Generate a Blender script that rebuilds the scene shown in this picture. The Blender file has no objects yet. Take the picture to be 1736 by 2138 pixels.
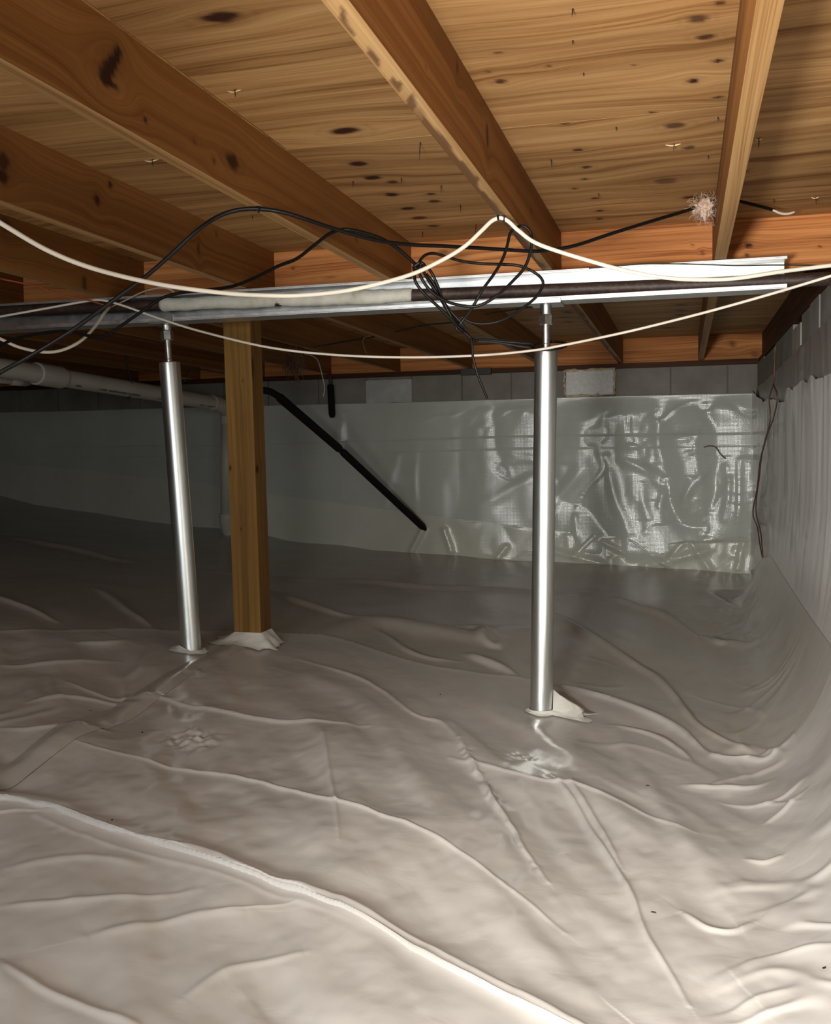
import bpy, bmesh, math, random
import numpy as np
from mathutils import Vector, Matrix

random.seed(7)
rng = np.random.default_rng(11)
SC = bpy.context.scene
COL = SC.collection

# ---------------------------------------------------------------- camera
W_PX, H_PX, F_PX = 1736, 2138, 2130.0
CX, CY = W_PX / 2, H_PX / 2
_y = np.array([1430 - CX, 928 - CY, F_PX]); _y /= np.linalg.norm(_y)
_d = np.array([1.0, -0.0170, 0.0])
_x = _d - _y * (_d @ _y); _x /= np.linalg.norm(_x)
_z = np.cross(_x, _y)
if _z[1] > 0:
    _z = -_z
M3 = np.array([_x, _y, _z])                 # image axes -> world axes (X along girder, Y along joists, Z up)
cam_d = bpy.data.cameras.new('camera')
cam_d.sensor_fit = 'HORIZONTAL'
cam_d.sensor_width = 36.0
cam_d.lens = 36.0 * F_PX / W_PX
cam_d.clip_start = 0.02
cam = bpy.data.objects.new('camera', cam_d)
COL.objects.link(cam)
r_, u_, b_ = M3 @ np.array([1, 0, 0.]), M3 @ np.array([0, -1, 0.]), M3 @ np.array([0, 0, -1.])
cam.matrix_world = Matrix(((r_[0], u_[0], b_[0], 0), (r_[1], u_[1], b_[1], 0), (r_[2], u_[2], b_[2], 0), (0, 0, 0, 1)))
SC.camera = cam

# ---------------------------------------------------------------- world, lights, exposure
wd = bpy.data.worlds.new('crawlspace_dark'); SC.world = wd
wd.use_nodes = True
wd.node_tree.nodes['Background'].inputs[0].default_value = (0.75, 0.82, 0.85, 1)
wd.node_tree.nodes['Background'].inputs[1].default_value = 0.02

def spot(name, loc, target, power, size, angle, blend, color):
    l = bpy.data.lights.new(name, 'SPOT')
    l.energy = power; l.shadow_soft_size = size; l.spot_size = math.radians(angle); l.spot_blend = blend; l.color = color
    o = bpy.data.objects.new(name, l); COL.objects.link(o)
    o.location = loc
    o.rotation_euler = (Vector(target) - Vector(loc)).to_track_quat('-Z', 'Y').to_euler()
    return o
spot('work_light', (-0.42, -0.10, -0.10), (1.35, 4.0, -0.25), 520, 0.15, 99, 1.0, (1.0, 0.96, 0.90))
al = bpy.data.lights.new('unseen_fill', 'AREA')  # unseen soft fill from the left, added to brighten floor and right wall
al.shape = 'RECTANGLE'; al.size = 1.3; al.size_y = 0.8; al.energy = 56; al.color = (0.92, 0.97, 1.0)
ao = bpy.data.objects.new('unseen_fill', al); COL.objects.link(ao)
ao.location = (-1.5, -0.9, 0.30)
ao.rotation_euler = (Vector((0.3, 1.9, -1.25)) - ao.location).to_track_quat('-Z', 'Y').to_euler()

SC.view_settings.view_transform = 'Standard'
SC.view_settings.look = 'None'
SC.view_settings.gamma = 1.0
SC.view_settings.use_curve_mapping = False
SC.view_settings.exposure = 0.0

# ---------------------------------------------------------------- geometry helpers
DECK, JB = 0.8426, 0.6505          # underside of deck, underside of joists (camera height = 0)
BACK, WALLX = 8.30, 0.545

def ray(u, v):
    return M3 @ np.array([u - CX, v - CY, F_PX])
def on_y(u, v, y):
    r = ray(u, v); return r * (y / r[1])
def on_z(u, v, z):
    r = ray(u, v); return r * (z / r[2])
def on_x(u, v, x):
    r = ray(u, v); return r * (x / r[0])

def tag(o, label=None, cat=None, group=None, kind=None):
    if label: o['label'] = label
    if cat: o['category'] = cat
    if group: o['group'] = group
    if kind: o['kind'] = kind
    return o

def empty(name, loc, label=None, cat=None, group=None, kind=None):
    o = bpy.data.objects.new(name, None); COL.objects.link(o)
    o.location = loc
    o.empty_display_size = 0.05
    return tag(o, label, cat, group, kind)

def PL(p):
    v = Vector((0, 0, 0))
    while p is not None:
        v = v + p.location; p = p.parent
    return v

def link(name, me, mat, parent=None, smooth=False):
    """mesh data are in world coordinates; the origin moves to the parent's place"""
    if mat is not None and not me.materials:
        me.materials.append(mat)
    if smooth:
        me.polygons.foreach_set('use_smooth', np.ones(len(me.polygons), dtype=bool))
    o = bpy.data.objects.new(name, me); COL.objects.link(o)
    if parent is not None:
        off = PL(parent)
        me.transform(Matrix.Translation(-off))
        o.parent = parent
    return o

def np_mesh(name, V, Q, attrs=None):
    me = bpy.data.meshes.new(name)
    V = np.asarray(V, dtype=np.float32); Q = np.asarray(Q, dtype=np.int32)
    k = Q.shape[1]
    me.vertices.add(len(V)); me.vertices.foreach_set('co', V.ravel())
    me.loops.add(Q.size); me.loops.foreach_set('vertex_index', Q.ravel())
    me.polygons.add(len(Q)); me.polygons.foreach_set('loop_start', np.arange(0, Q.size, k, dtype=np.int32))
    me.update(calc_edges=True)
    for n, a in (attrs or {}).items():
        at = me.attributes.new(n, 'FLOAT', 'POINT'); at.data.foreach_set('value', np.asarray(a, dtype=np.float32))
    return me

def grid_idx(n, m, off=0):
    i = np.arange((n - 1) * m).reshape(n - 1, m)[:, :-1].ravel() + off
    return np.stack([i, i + 1, i + m + 1, i + m], 1)

def bm_mesh(name, bm):
    me = bpy.data.meshes.new(name); bm.normal_update(); bm.to_mesh(me); bm.free(); return me

def bx(bm, x0, x1, y0, y1, z0, z1, bev=0.0):
    vs = [bm.verts.new(p) for p in [(x0, y0, z0), (x1, y0, z0), (x1, y1, z0), (x0, y1, z0), (x0, y0, z1), (x1, y0, z1), (x1, y1, z1), (x0, y1, z1)]]
    fs = [bm.faces.new([vs[i] for i in f]) for f in [(3, 2, 1, 0), (4, 5, 6, 7), (0, 1, 5, 4), (1, 2, 6, 5), (2, 3, 7, 6), (3, 0, 4, 7)]]
    if bev:
        es = list({e for f in fs for e in f.edges})
        bmesh.ops.bevel(bm, geom=es, offset=bev, segments=2, affect='EDGES', profile=0.5)
    return vs

def box_obj(name, x0, x1, y0, y1, z0, z1, mat, parent=None, bev=0.0):
    bm = bmesh.new(); bx(bm, x0, x1, y0, y1, z0, z1, bev)
    return link(name, bm_mesh(name, bm), mat, parent)

def spline(P, n):
    P = np.asarray(P, float)
    if len(P) < 3:
        t = np.linspace(0, 1, n)[:, None]; return P[0] * (1 - t) + P[-1] * t
    A = np.vstack([2 * P[0] - P[1], P, 2 * P[-1] - P[-2]])
    seg = np.linalg.norm(np.diff(P, axis=0), axis=1); cum = np.r_[0, np.cumsum(seg)]
    out = []
    for s in np.linspace(0, cum[-1], n):
        i = min(np.searchsorted(cum, s, side='right') - 1, len(P) - 2)
        t = (s - cum[i]) / max(seg[i], 1e-9)
        p0, p1, p2, p3 = A[i], A[i + 1], A[i + 2], A[i + 3]
        out.append(0.5 * ((2 * p1) + (-p0 + p2) * t + (2 * p0 - 5 * p1 + 4 * p2 - p3) * t * t + (-p0 + 3 * p1 - 3 * p2 + p3) * t ** 3))
    return np.array(out)

def sweep(path, rad, sides=8, cap=True):
    """tube of vertices round a path -> V, F(list)"""
    path = np.asarray(path, float); n = len(path)
    rad = np.full(n, rad) if np.isscalar(rad) else np.asarray(rad)
    T = np.gradient(path, axis=0); T /= np.linalg.norm(T, axis=1)[:, None] + 1e-12
    ref = np.array([0, 0, 1.]) if abs(T[0][2]) < 0.9 else np.array([1., 0, 0])
    N = np.cross(T[0], ref); N /= np.linalg.norm(N)
    V = []
    for i in range(n):
        N = N - T[i] * (N @ T[i]); N /= np.linalg.norm(N) + 1e-12
        B = np.cross(T[i], N)
        for k in range(sides):
            a = 2 * math.pi * k / sides
            V.append(path[i] + rad[i] * (math.cos(a) * N + math.sin(a) * B))
    F = []
    for i in range(n - 1):
        for k in range(sides):
            k2 = (k + 1) % sides
            F.append((i * sides + k, i * sides + k2, (i + 1) * sides + k2, (i + 1) * sides + k))
    if cap:
        F.append(tuple(range(sides - 1, -1, -1))); F.append(tuple((n - 1) * sides + k for k in range(sides)))
    return V, F

def py_mesh(name, V, F):
    me = bpy.data.meshes.new(name); me.from_pydata([tuple(map(float, v)) for v in V], [], F); me.update(); return me

def tube_obj(name, path, rad, mat, parent=None, sides=10, smooth=True):
    V, F = sweep(path, rad, sides)
    return link(name, py_mesh(name, V, F), mat, parent, smooth)

def shade_auto(o, ang=0.6):
    me = o.data
    bm = bmesh.new(); bm.from_mesh(me)
    for f in bm.faces: f.smooth = True
    for e in bm.edges:
        if len(e.link_faces) == 2 and e.calc_face_angle(0) > ang: e.smooth = False
    bm.to_mesh(me); bm.free()
    return o

def vnoise(x, y, seed=0):
    x = np.asarray(x, float); y = np.asarray(y, float)
    xi = np.floor(x).astype(np.int64); yi = np.floor(y).astype(np.int64)
    fx = x - xi; fy = y - yi
    fx = fx * fx * fx * (fx * (fx * 6 - 15) + 10); fy = fy * fy * fy * (fy * (fy * 6 - 15) + 10)
    def hsh(a, b):
        n = (a * 374761393 + b * 668265263 + seed * 974634777) & 0x7fffffff
        n = ((n ^ (n >> 13)) * 1274126177) & 0x7fffffff
        return ((n ^ (n >> 16)) & 0xffff) / 65535.0 * 2 - 1
    a = hsh(xi, yi); b = hsh(xi + 1, yi); c = hsh(xi, yi + 1); d = hsh(xi + 1, yi + 1)
    return (a * (1 - fx) + b * fx) * (1 - fy) + (c * (1 - fx) + d * fx) * fy
def fbm(x, y, seed=0, o=4, g=0.5):
    s = 0; a = 1
    for k in range(o):
        s = s + a * vnoise(x * 2 ** k + 13.7 * k, y * 2 ** k - 7.3 * k, seed + k); a *= g
    return s
def sstep(a, b, x):
    t = np.clip((x - a) / (b - a), 0, 1); return t * t * (3 - 2 * t)

# ---------------------------------------------------------------- materials
def newmat(name):
    m = bpy.data.materials.new(name); m.use_nodes = True
    nt = m.node_tree; b = nt.nodes['Principled BSDF']
    return m, nt, b
def nd(nt, t, **kw):
    n = nt.nodes.new(t)
    for k, v in kw.items():
        if k in n.inputs.keys(): n.inputs[k].default_value = v
        else: setattr(n, k, v)
    return n
def ramp(nt, stops):
    r = nt.nodes.new('ShaderNodeValToRGB')
    e = r.color_ramp.elements
    while len(e) < len(stops): e.new(0.5)
    for q, (p, c) in zip(e, stops):
        q.position = p; q.color = (*c, 1)
    return r
def srgb(r, g, b):
    f = lambda c: (c / 255 / 12.92) if c / 255 <= 0.04045 else ((c / 255 + 0.055) / 1.055) ** 2.4
    return (f(r), f(g), f(b))

def simple(name, col, rough=0.5, metal=0.0, spec=0.5, nscale=0, namt=0.15, bump=0.0, bscale=60):
    m, nt, b = newmat(name)
    b.inputs['Base Color'].default_value = (*col, 1); b.inputs['Roughness'].default_value = rough
    b.inputs['Metallic'].default_value = metal; b.inputs['Specular IOR Level'].default_value = spec
    if nscale:
        tc = nd(nt, 'ShaderNodeTexCoord'); n = nd(nt, 'ShaderNodeTexNoise', Scale=nscale, Detail=5.0)
        nt.links.new(tc.outputs['Object'], n.inputs['Vector'])
        lo = tuple(c * (1 - namt) for c in col); hi = tuple(min(1, c * (1 + namt)) for c in col)
        r = ramp(nt, [(0.3, lo), (0.7, hi)]); nt.links.new(n.outputs['Fac'], r.inputs[0]); nt.links.new(r.outputs[0], b.inputs['Base Color'])
    if bump:
        tc = nd(nt, 'ShaderNodeTexCoord'); n = nd(nt, 'ShaderNodeTexNoise', Scale=bscale, Detail=6.0)
        nt.links.new(tc.outputs['Object'], n.inputs['Vector'])
        bp = nd(nt, 'ShaderNodeBump', Strength=bump, Distance=0.005); nt.links.new(n.outputs['Fac'], bp.inputs['Height']); nt.links.new(bp.outputs[0], b.inputs['Normal'])
    return m

def wood_mat(name, light, mid, dark, knotc, kg=26.0, ka=0.55, rough=0.62, contrast=1.0, spec=0.25):
    """grain follows the point attributes gv (across, bent round the knots) and al (along); knot darkens"""
    m, nt, b = newmat(name)
    L = nt.links.new
    gv = nd(nt, 'ShaderNodeAttribute', attribute_name='gv'); al_ = nd(nt, 'ShaderNodeAttribute', attribute_name='al'); kn = nd(nt, 'ShaderNodeAttribute', attribute_name='knot')
    oi = nd(nt, 'ShaderNodeObjectInfo')
    rnd = nd(nt, 'ShaderNodeMath', operation='MULTIPLY'); rnd.inputs[1].default_value = 37.0; L(oi.outputs['Random'], rnd.inputs[0])
    def vec(kx, ky):
        a = nd(nt, 'ShaderNodeMath', operation='MULTIPLY'); a.inputs[1].default_value = kx; L(gv.outputs['Fac'], a.inputs[0])
        c = nd(nt, 'ShaderNodeMath', operation='MULTIPLY'); c.inputs[1].default_value = ky; L(al_.outputs['Fac'], c.inputs[0])
        v = nd(nt, 'ShaderNodeCombineXYZ'); L(a.outputs[0], v.inputs[0]); L(c.outputs[0], v.inputs[1]); L(rnd.outputs[0], v.inputs[2]); return v
    n1 = nd(nt, 'ShaderNodeTexNoise', Scale=1.0, Detail=3.0, Roughness=0.55, Distortion=0.4); L(vec(kg, ka).outputs[0], n1.inputs['Vector'])
    n2 = nd(nt, 'ShaderNodeTexNoise', Scale=1.0, Detail=2.0, Roughness=0.6); L(vec(kg * 7, ka * 4).outputs[0], n2.inputs['Vector'])
    n3 = nd(nt, 'ShaderNodeTexNoise', Scale=1.0, Detail=2.0); L(vec(kg * 0.22, ka * 1.2).outputs[0], n3.inputs['Vector'])
    mx = nd(nt, 'ShaderNodeMath', operation='MULTIPLY_ADD'); mx.inputs[1].default_value = 0.35; L(n2.outputs['Fac'], mx.inputs[0])
    s1 = nd(nt, 'ShaderNodeMath', operation='MULTIPLY'); s1.inputs[1].default_value = 0.65; L(n1.outputs['Fac'], s1.inputs[0]); L(s1.outputs[0], mx.inputs[2])
    w = 0.17 / contrast
    r = ramp(nt, [(0.5 - w, dark), (0.5 - w * 0.2, mid), (0.5 + w * 0.8, light)]); L(mx.outputs[0], r.inputs[0])
    r3 = ramp(nt, [(0.3, (0.72, 0.66, 0.6)), (0.65, (1.12, 1.1, 1.08))]); L(n3.outputs['Fac'], r3.inputs[0])
    mm = nd(nt, 'ShaderNodeMix', data_type='RGBA', blend_type='MULTIPLY'); mm.inputs[0].default_value = 1.0; L(r.outputs[0], mm.inputs[6]); L(r3.outputs[0], mm.inputs[7])
    mk = nd(nt, 'ShaderNodeMix', data_type='RGBA'); L(kn.outputs['Fac'], mk.inputs[0]); L(mm.outputs[2], mk.inputs[6]); mk.inputs[7].default_value = (*knotc, 1)
    L(mk.outputs[2], b.inputs['Base Color'])
    b.inputs['Roughness'].default_value = rough; b.inputs['Specular IOR Level'].default_value = spec
    bp = nd(nt, 'ShaderNodeBump', Strength=0.35, Distance=0.0025); L(mx.outputs[0], bp.inputs['Height']); L(bp.outputs[0], b.inputs['Normal'])
    return m

MAT = {}
MAT['plywood'] = wood_mat('plywood', srgb(204, 164, 112), srgb(180, 138, 88), srgb(132, 90, 48), srgb(58, 28, 14), kg=24, ka=0.8, contrast=1.0)
MAT['joist'] = wood_mat('joist_pine', srgb(158, 112, 62), srgb(134, 88, 42), srgb(96, 58, 24), srgb(40, 17, 8), kg=30, ka=0.25, contrast=0.8)
MAT['joist_underside'] = wood_mat('joist_pale_underside', srgb(196, 160, 112), srgb(172, 134, 86), srgb(126, 88, 48), srgb(70, 32, 16), kg=46, ka=0.35, contrast=0.9)  # paler tone for the downward faces of the joists
MAT['blocking'] = wood_mat('blocking_pine', srgb(228, 160, 98), srgb(206, 136, 76), srgb(150, 82, 36), srgb(52, 22, 10), kg=42, ka=0.5, contrast=1.1)
MAT['treated'] = wood_mat('treated_post', srgb(146, 112, 56), srgb(124, 92, 42), srgb(92, 64, 26), srgb(48, 24, 8), kg=34, ka=0.5, contrast=0.9)
MAT['sill'] = wood_mat('sill_wood', srgb(96, 58, 30), srgb(76, 44, 22), srgb(48, 26, 12), srgb(30, 14, 8), kg=50, ka=0.5)
MAT['black_rubber'] = simple('black_cable_jacket', (0.006, 0.0055, 0.005), 0.40, spec=0.28)
MAT['white_cable'] = simple('white_cable_jacket', (0.80, 0.74, 0.62), 0.5, nscale=8, namt=0.08)
MAT['red_wire'] = simple('red_wire', (0.36, 0.075, 0.03), 0.5)
MAT['brown_wire'] = simple('brown_wire', (0.16, 0.075, 0.05), 0.5)
MAT['grey_wire'] = simple('grey_wire', (0.45, 0.42, 0.40), 0.5)
MAT['green_wire'] = simple('dark_green_wire', (0.012, 0.03, 0.018), 0.5)
MAT['foam'] = simple('black_foam', (0.010, 0.010, 0.010), 0.8, spec=0.2, bump=0.3, bscale=90)
MAT['pvc'] = simple('white_pvc', (0.66, 0.62, 0.53), 0.42, nscale=3, namt=0.08)
MAT['nail'] = simple('nail_steel', (0.05, 0.04, 0.035), 0.5, metal=0.6)
MAT['splinter'] = simple('pale_splinter', (0.85, 0.66, 0.36), 0.7)
MAT['fluff'] = simple('pink_fiberglass', (0.62, 0.46, 0.36), 0.9, spec=0.1)
MAT['tatter'] = simple('torn_insulation_paper', (0.16, 0.10, 0.055), 0.9, spec=0.1)
MAT['block'] = simple('concrete_block', (0.29, 0.272, 0.238), 0.9, spec=0.15, nscale=5, namt=0.16, bump=0.35, bscale=120)
MAT['block_pale'] = simple('pale_concrete_block', (0.42, 0.39, 0.33), 0.9, spec=0.15, nscale=6, namt=0.14, bump=0.35, bscale=120)
MAT['mortar'] = simple('mortar', (0.22, 0.21, 0.19), 0.95, spec=0.1, bump=0.3, bscale=80)
MAT['polystyrene'] = simple('white_polystyrene', (0.88, 0.88, 0.85), 0.85, spec=0.2, nscale=40, namt=0.08, bump=0.7, bscale=70)
MAT['spray_foam'] = simple('cream_spray_foam', (0.62, 0.52, 0.34), 0.85, spec=0.2, nscale=30, namt=0.2, bump=0.5, bscale=60)
MAT['vent_cover'] = simple('pale_vent_cover', (0.54, 0.55, 0.52), 0.7, nscale=12, namt=0.12)
MAT['dark_plate'] = simple('dark_plate', (0.06, 0.065, 0.06), 0.6)

def metal_mat(name, col, rough, rvar=0.12, stretch=(1, 1, 1), sc=30, dark=0.75, aniso=0.0):
    m, nt, b = newmat(name); L = nt.links.new
    tc = nd(nt, 'ShaderNodeTexCoord'); mp = nd(nt, 'ShaderNodeMapping'); mp.inputs['Scale'].default_value = stretch
    L(tc.outputs['Object'], mp.inputs[0])
    n = nd(nt, 'ShaderNodeTexNoise', Scale=sc, Detail=5.0, Roughness=0.65); L(mp.outputs[0], n.inputs['Vector'])
    r = ramp(nt, [(0.3, tuple(c * dark for c in col)), (0.65, col)]); L(n.outputs['Fac'], r.inputs[0]); L(r.outputs[0], b.inputs['Base Color'])
    mr = nd(nt, 'ShaderNodeMapRange'); mr.inputs[3].default_value = rough - rvar; mr.inputs[4].default_value = rough + rvar
    L(n.outputs['Fac'], mr.inputs[0]); L(mr.outputs[0], b.inputs['Roughness'])
    b.inputs['Metallic'].default_value = 1.0
    if aniso: b.inputs['Anisotropic'].default_value = aniso
    return m
MAT['galv_tube'] = metal_mat('galvanised_tube', (0.78, 0.82, 0.80), 0.36, 0.07, (6, 6, 0.4), 14, 0.82)
MAT['galv'] = metal_mat('galvanised_sheet', (0.80, 0.81, 0.80), 0.42, 0.10, (1, 1, 1), 26, 0.8)
MAT['zinc'] = metal_mat('zinc_hardware', (0.62, 0.64, 0.62), 0.32, 0.08, (1, 1, 1), 40, 0.75)

def rust_pipe():
    m, nt, b = newmat('dark_iron_pipe'); L = nt.links.new
    tc = nd(nt, 'ShaderNodeTexCoord'); n = nd(nt, 'ShaderNodeTexNoise', Scale=70.0, Detail=7.0, Roughness=0.7); L(tc.outputs['Object'], n.inputs['Vector'])
    r = ramp(nt, [(0.3, (0.018, 0.010, 0.008)), (0.52, (0.05, 0.028, 0.020)), (0.72, (0.10, 0.06, 0.045))]); L(n.outputs['Fac'], r.inputs[0]); L(r.outputs[0], b.inputs['Base Color'])
    b.inputs['Roughness'].default_value = 0.5
    bp = nd(nt, 'ShaderNodeBump', Strength=0.4, Distance=0.003); L(n.outputs['Fac'], bp.inputs['Height']); L(bp.outputs[0], b.inputs['Normal'])
    return m
MAT['iron'] = rust_pipe()

def wrap_mat():
    m, nt, b = newmat('white_pipe_wrap'); L = nt.links.new
    tc = nd(nt, 'ShaderNodeTexCoord'); n = nd(nt, 'ShaderNodeTexNoise', Scale=9.0, Detail=6.0, Roughness=0.65); L(tc.outputs['Object'], n.inputs['Vector'])
    r = ramp(nt, [(0.28, (0.42, 0.39, 0.30)), (0.42, (0.62, 0.60, 0.50)), (0.6, (0.76, 0.75, 0.66))]); L(n.outputs['Fac'], r.inputs[0]); L(r.outputs[0], b.inputs['Base Color'])
    b.inputs['Roughness'].default_value = 0.6
    bp = nd(nt, 'ShaderNodeBump', Strength=0.5, Distance=0.01); L(n.outputs['Fac'], bp.inputs['Height']); L(bp.outputs[0], b.inputs['Normal'])
    return m
MAT['wrap'] = wrap_mat()

def sheet_mat(name, lo, hi, rough, bumpv, weave=False, spec=0.5, coat=0.0, bscale=9.0, stretch=(1, 1, 1)):
    m, nt, b = newmat(name); L = nt.links.new
    tc = nd(nt, 'ShaderNodeTexCoord'); mp = nd(nt, 'ShaderNodeMapping'); mp.inputs['Scale'].default_value = stretch; L(tc.outputs['Object'], mp.inputs[0])
    n = nd(nt, 'ShaderNodeTexNoise', Scale=1.7, Detail=5.0, Roughness=0.55); L(mp.outputs[0], n.inputs['Vector'])
    r = ramp(nt, [(0.3, lo), (0.7, hi)]); L(n.outputs['Fac'], r.inputs[0]); L(r.outputs[0], b.inputs['Base Color'])
    b.inputs['Roughness'].default_value = rough; b.inputs['Specular IOR Level'].default_value = spec
    b.inputs['Coat Weight'].default_value = coat; b.inputs['Coat Roughness'].default_value = 0.15
    n2 = nd(nt, 'ShaderNodeTexNoise', Scale=bscale, Detail=4.0, Roughness=0.5, Distortion=0.8); L(mp.outputs[0], n2.inputs['Vector'])
    bp = nd(nt, 'ShaderNodeBump', Strength=bumpv, Distance=0.02); L(n2.outputs['Fac'], bp.inputs['Height'])
    last = bp
    if weave:
        for d in ('X', 'Z'):
            wv = nd(nt, 'ShaderNodeTexWave', bands_direction=d, Scale=32.0, Distortion=0.6, Detail=1.0); L(tc.outputs['Object'], wv.inputs['Vector'])
            b2 = nd(nt, 'ShaderNodeBump', Strength=0.10, Distance=0.003); L(wv.outputs['Fac'], b2.inputs['Height']); L(last.outputs[0], b2.inputs['Normal']); last = b2
    L(last.outputs[0], b.inputs['Normal'])
    return m
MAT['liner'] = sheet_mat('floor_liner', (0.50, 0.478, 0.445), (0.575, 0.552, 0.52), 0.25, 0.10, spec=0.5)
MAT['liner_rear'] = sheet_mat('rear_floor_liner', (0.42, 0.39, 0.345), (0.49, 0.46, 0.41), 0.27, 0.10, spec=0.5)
MAT['wall_liner'] = sheet_mat('back_wall_liner', (0.57, 0.60, 0.545), (0.66, 0.69, 0.63), 0.19, 0.12, weave=True, spec=0.8, bscale=5)
MAT['wall_skirt'] = sheet_mat('back_wall_skirt', (0.64, 0.65, 0.55), (0.73, 0.735, 0.64), 0.2, 0.15, weave=True, spec=0.8, bscale=5)
MAT['side_liner'] = sheet_mat('side_wall_liner', (0.60, 0.585, 0.565), (0.68, 0.665, 0.645), 0.26, 0.10, spec=0.55, bscale=3.5, stretch=(3, 4, 0.5))
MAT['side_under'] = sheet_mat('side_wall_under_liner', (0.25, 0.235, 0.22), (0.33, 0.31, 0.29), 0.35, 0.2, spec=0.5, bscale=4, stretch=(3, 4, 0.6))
MAT['tape'] = sheet_mat('clear_seam_tape', (0.44, 0.42, 0.385), (0.52, 0.50, 0.465), 0.2, 0.10, spec=0.6, bscale=14)
MAT['collar'] = sheet_mat('white_collar_film', (0.72, 0.71, 0.65), (0.82, 0.81, 0.75), 0.3, 0.2, spec=0.5, bscale=20)

# ---------------------------------------------------------------- wood boards
def face_grid(O, A, Bv, la, lb, na, nb):
    """grid of points O + a*A + b*B; returns V, Q, a, b"""
    a = np.linspace(0, la, na); b = np.linspace(0, lb, nb)
    aa, bb = np.meshgrid(a, b, indexing='ij')
    V = np.asarray(O)[None, :] + aa.ravel()[:, None] * np.asarray(A)[None, :] + bb.ravel()[:, None] * np.asarray(Bv)[None, :]
    return V, grid_idx(na, nb), aa.ravel(), bb.ravel()

def knot_attrs(al_, tv, knots):
    """knots: (along, across, half_along, half_across, strength) -> gv, knot"""
    gv = tv.copy(); kn = np.zeros_like(tv)
    for (ka, kt, ha, ht, st) in knots:
        da = (al_ - ka); dt = (tv - kt)
        g = np.exp(-((da / (3.2 * ha)) ** 2 + (dt / (3.0 * ht)) ** 2))
        gv = gv - dt * 0.72 * g
        e = np.sqrt((da / ha) ** 2 + (dt / ht) ** 2)
        e = e * (1 + 0.18 * vnoise(da / ha * 1.7 + kt * 9, dt / ht * 1.7 + ka * 5, 3))
        kn = np.maximum(kn, st * (1 - sstep(0.55, 1.05, e)))
        kn = np.maximum(kn, 0.30 * st * (1 - sstep(0.9, 2.2, e)) * (0.5 + 0.5 * np.sin(e * 9)))
    return gv, kn

def board(name, x0, x1, y0, y1, z0, z1, axis, mat, parent=None, knots=None, step=0.03, wane=0.0):
    """a sawn board running along 'x', 'y' or 'z'; knots: dict face -> list in (along, across) world coordinates"""
    knots = knots or {}
    Vs, Qs, gv, al_, kn = [], [], [], [], []
    off = 0; sh = rng.uniform(0, 20)
    lo = {'x': x0, 'y': y0, 'z': z0}; hi = {'x': x1, 'y': y1, 'z': z1}
    E = {'x': np.array([1., 0, 0]), 'y': np.array([0, 1., 0]), 'z': np.array([0, 0, 1.])}
    for n in 'xyz':
        ax2 = [a for a in 'xyz' if a != n]
        for side in (0, 1):
            O = sum(E[a] * lo[a] for a in ax2) + E[n] * (lo[n] if side == 0 else hi[n])
            p, q = ax2
            if axis == q or (n == axis and False): p, q = q, p
            la, lb = hi[p] - lo[p], hi[q] - lo[q]
            fine = (n + '01'[side]) in knots
            na = max(2, int(la / (step if fine else 0.25)) + 1); nb = max(2, int(lb / (step * 0.5)) + 1) if fine else 2
            V, Q, a, b = face_grid(O, E[p], E[q], la, lb, na, nb)
            cr = np.cross(E[p], E[q]) @ E[n]
            if (cr > 0) == (side == 1): Q = Q[:, ::-1]
            A = a + lo[p]; T = b + lo[q]
            if n == axis:
                g = np.hypot(a - la / 2, b + 0.03) * 1.0; k = np.zeros_like(a); A = a * 0.02
            else:
                g, k = knot_attrs(A, T, knots.get(n + '01'[side], []))
                g = g + 0.012 * vnoise(A * 0.9 + sh, T * 3, 5) + 0.01 * vnoise(A * 0.35 + sh, 0 * T, 8)
            if fine and wane and n == 'z' and side == 0:
                tt = (T - lo['x']) / (hi['x'] - lo['x'])
                ed = .52 + .22 * vnoise(A * 7, A * 0, 17) + .12 * vnoise(A * 21, A * 0, 18)
                stp = sstep(-.35, .25, np.sin(A * 46 + tt * 4.5 + 2 * vnoise(A * 4, A * 0, 19)))
                stp = stp * (1 - sstep(1.75, 2.1, A)) + sstep(1.75, 2.1, A)
                k = np.maximum(k, wane * sstep(ed + .08, ed - .08, tt) * sstep(.02, .12, tt + .1 * (A > 1.9)) * stp)
            Vs.append(V); Qs.append(Q + off); off += len(V); gv.append(g + {'x': 0, 'y': 1.7, 'z': 3.1}[n] + 0.6 * side); al_.append(A + sh); kn.append(k)
    me = np_mesh(name, np.vstack(Vs), np.vstack(Qs), dict(gv=np.concatenate(gv), al=np.concatenate(al_), knot=np.concatenate(kn)))
    return link(name, me, mat, parent)

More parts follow.
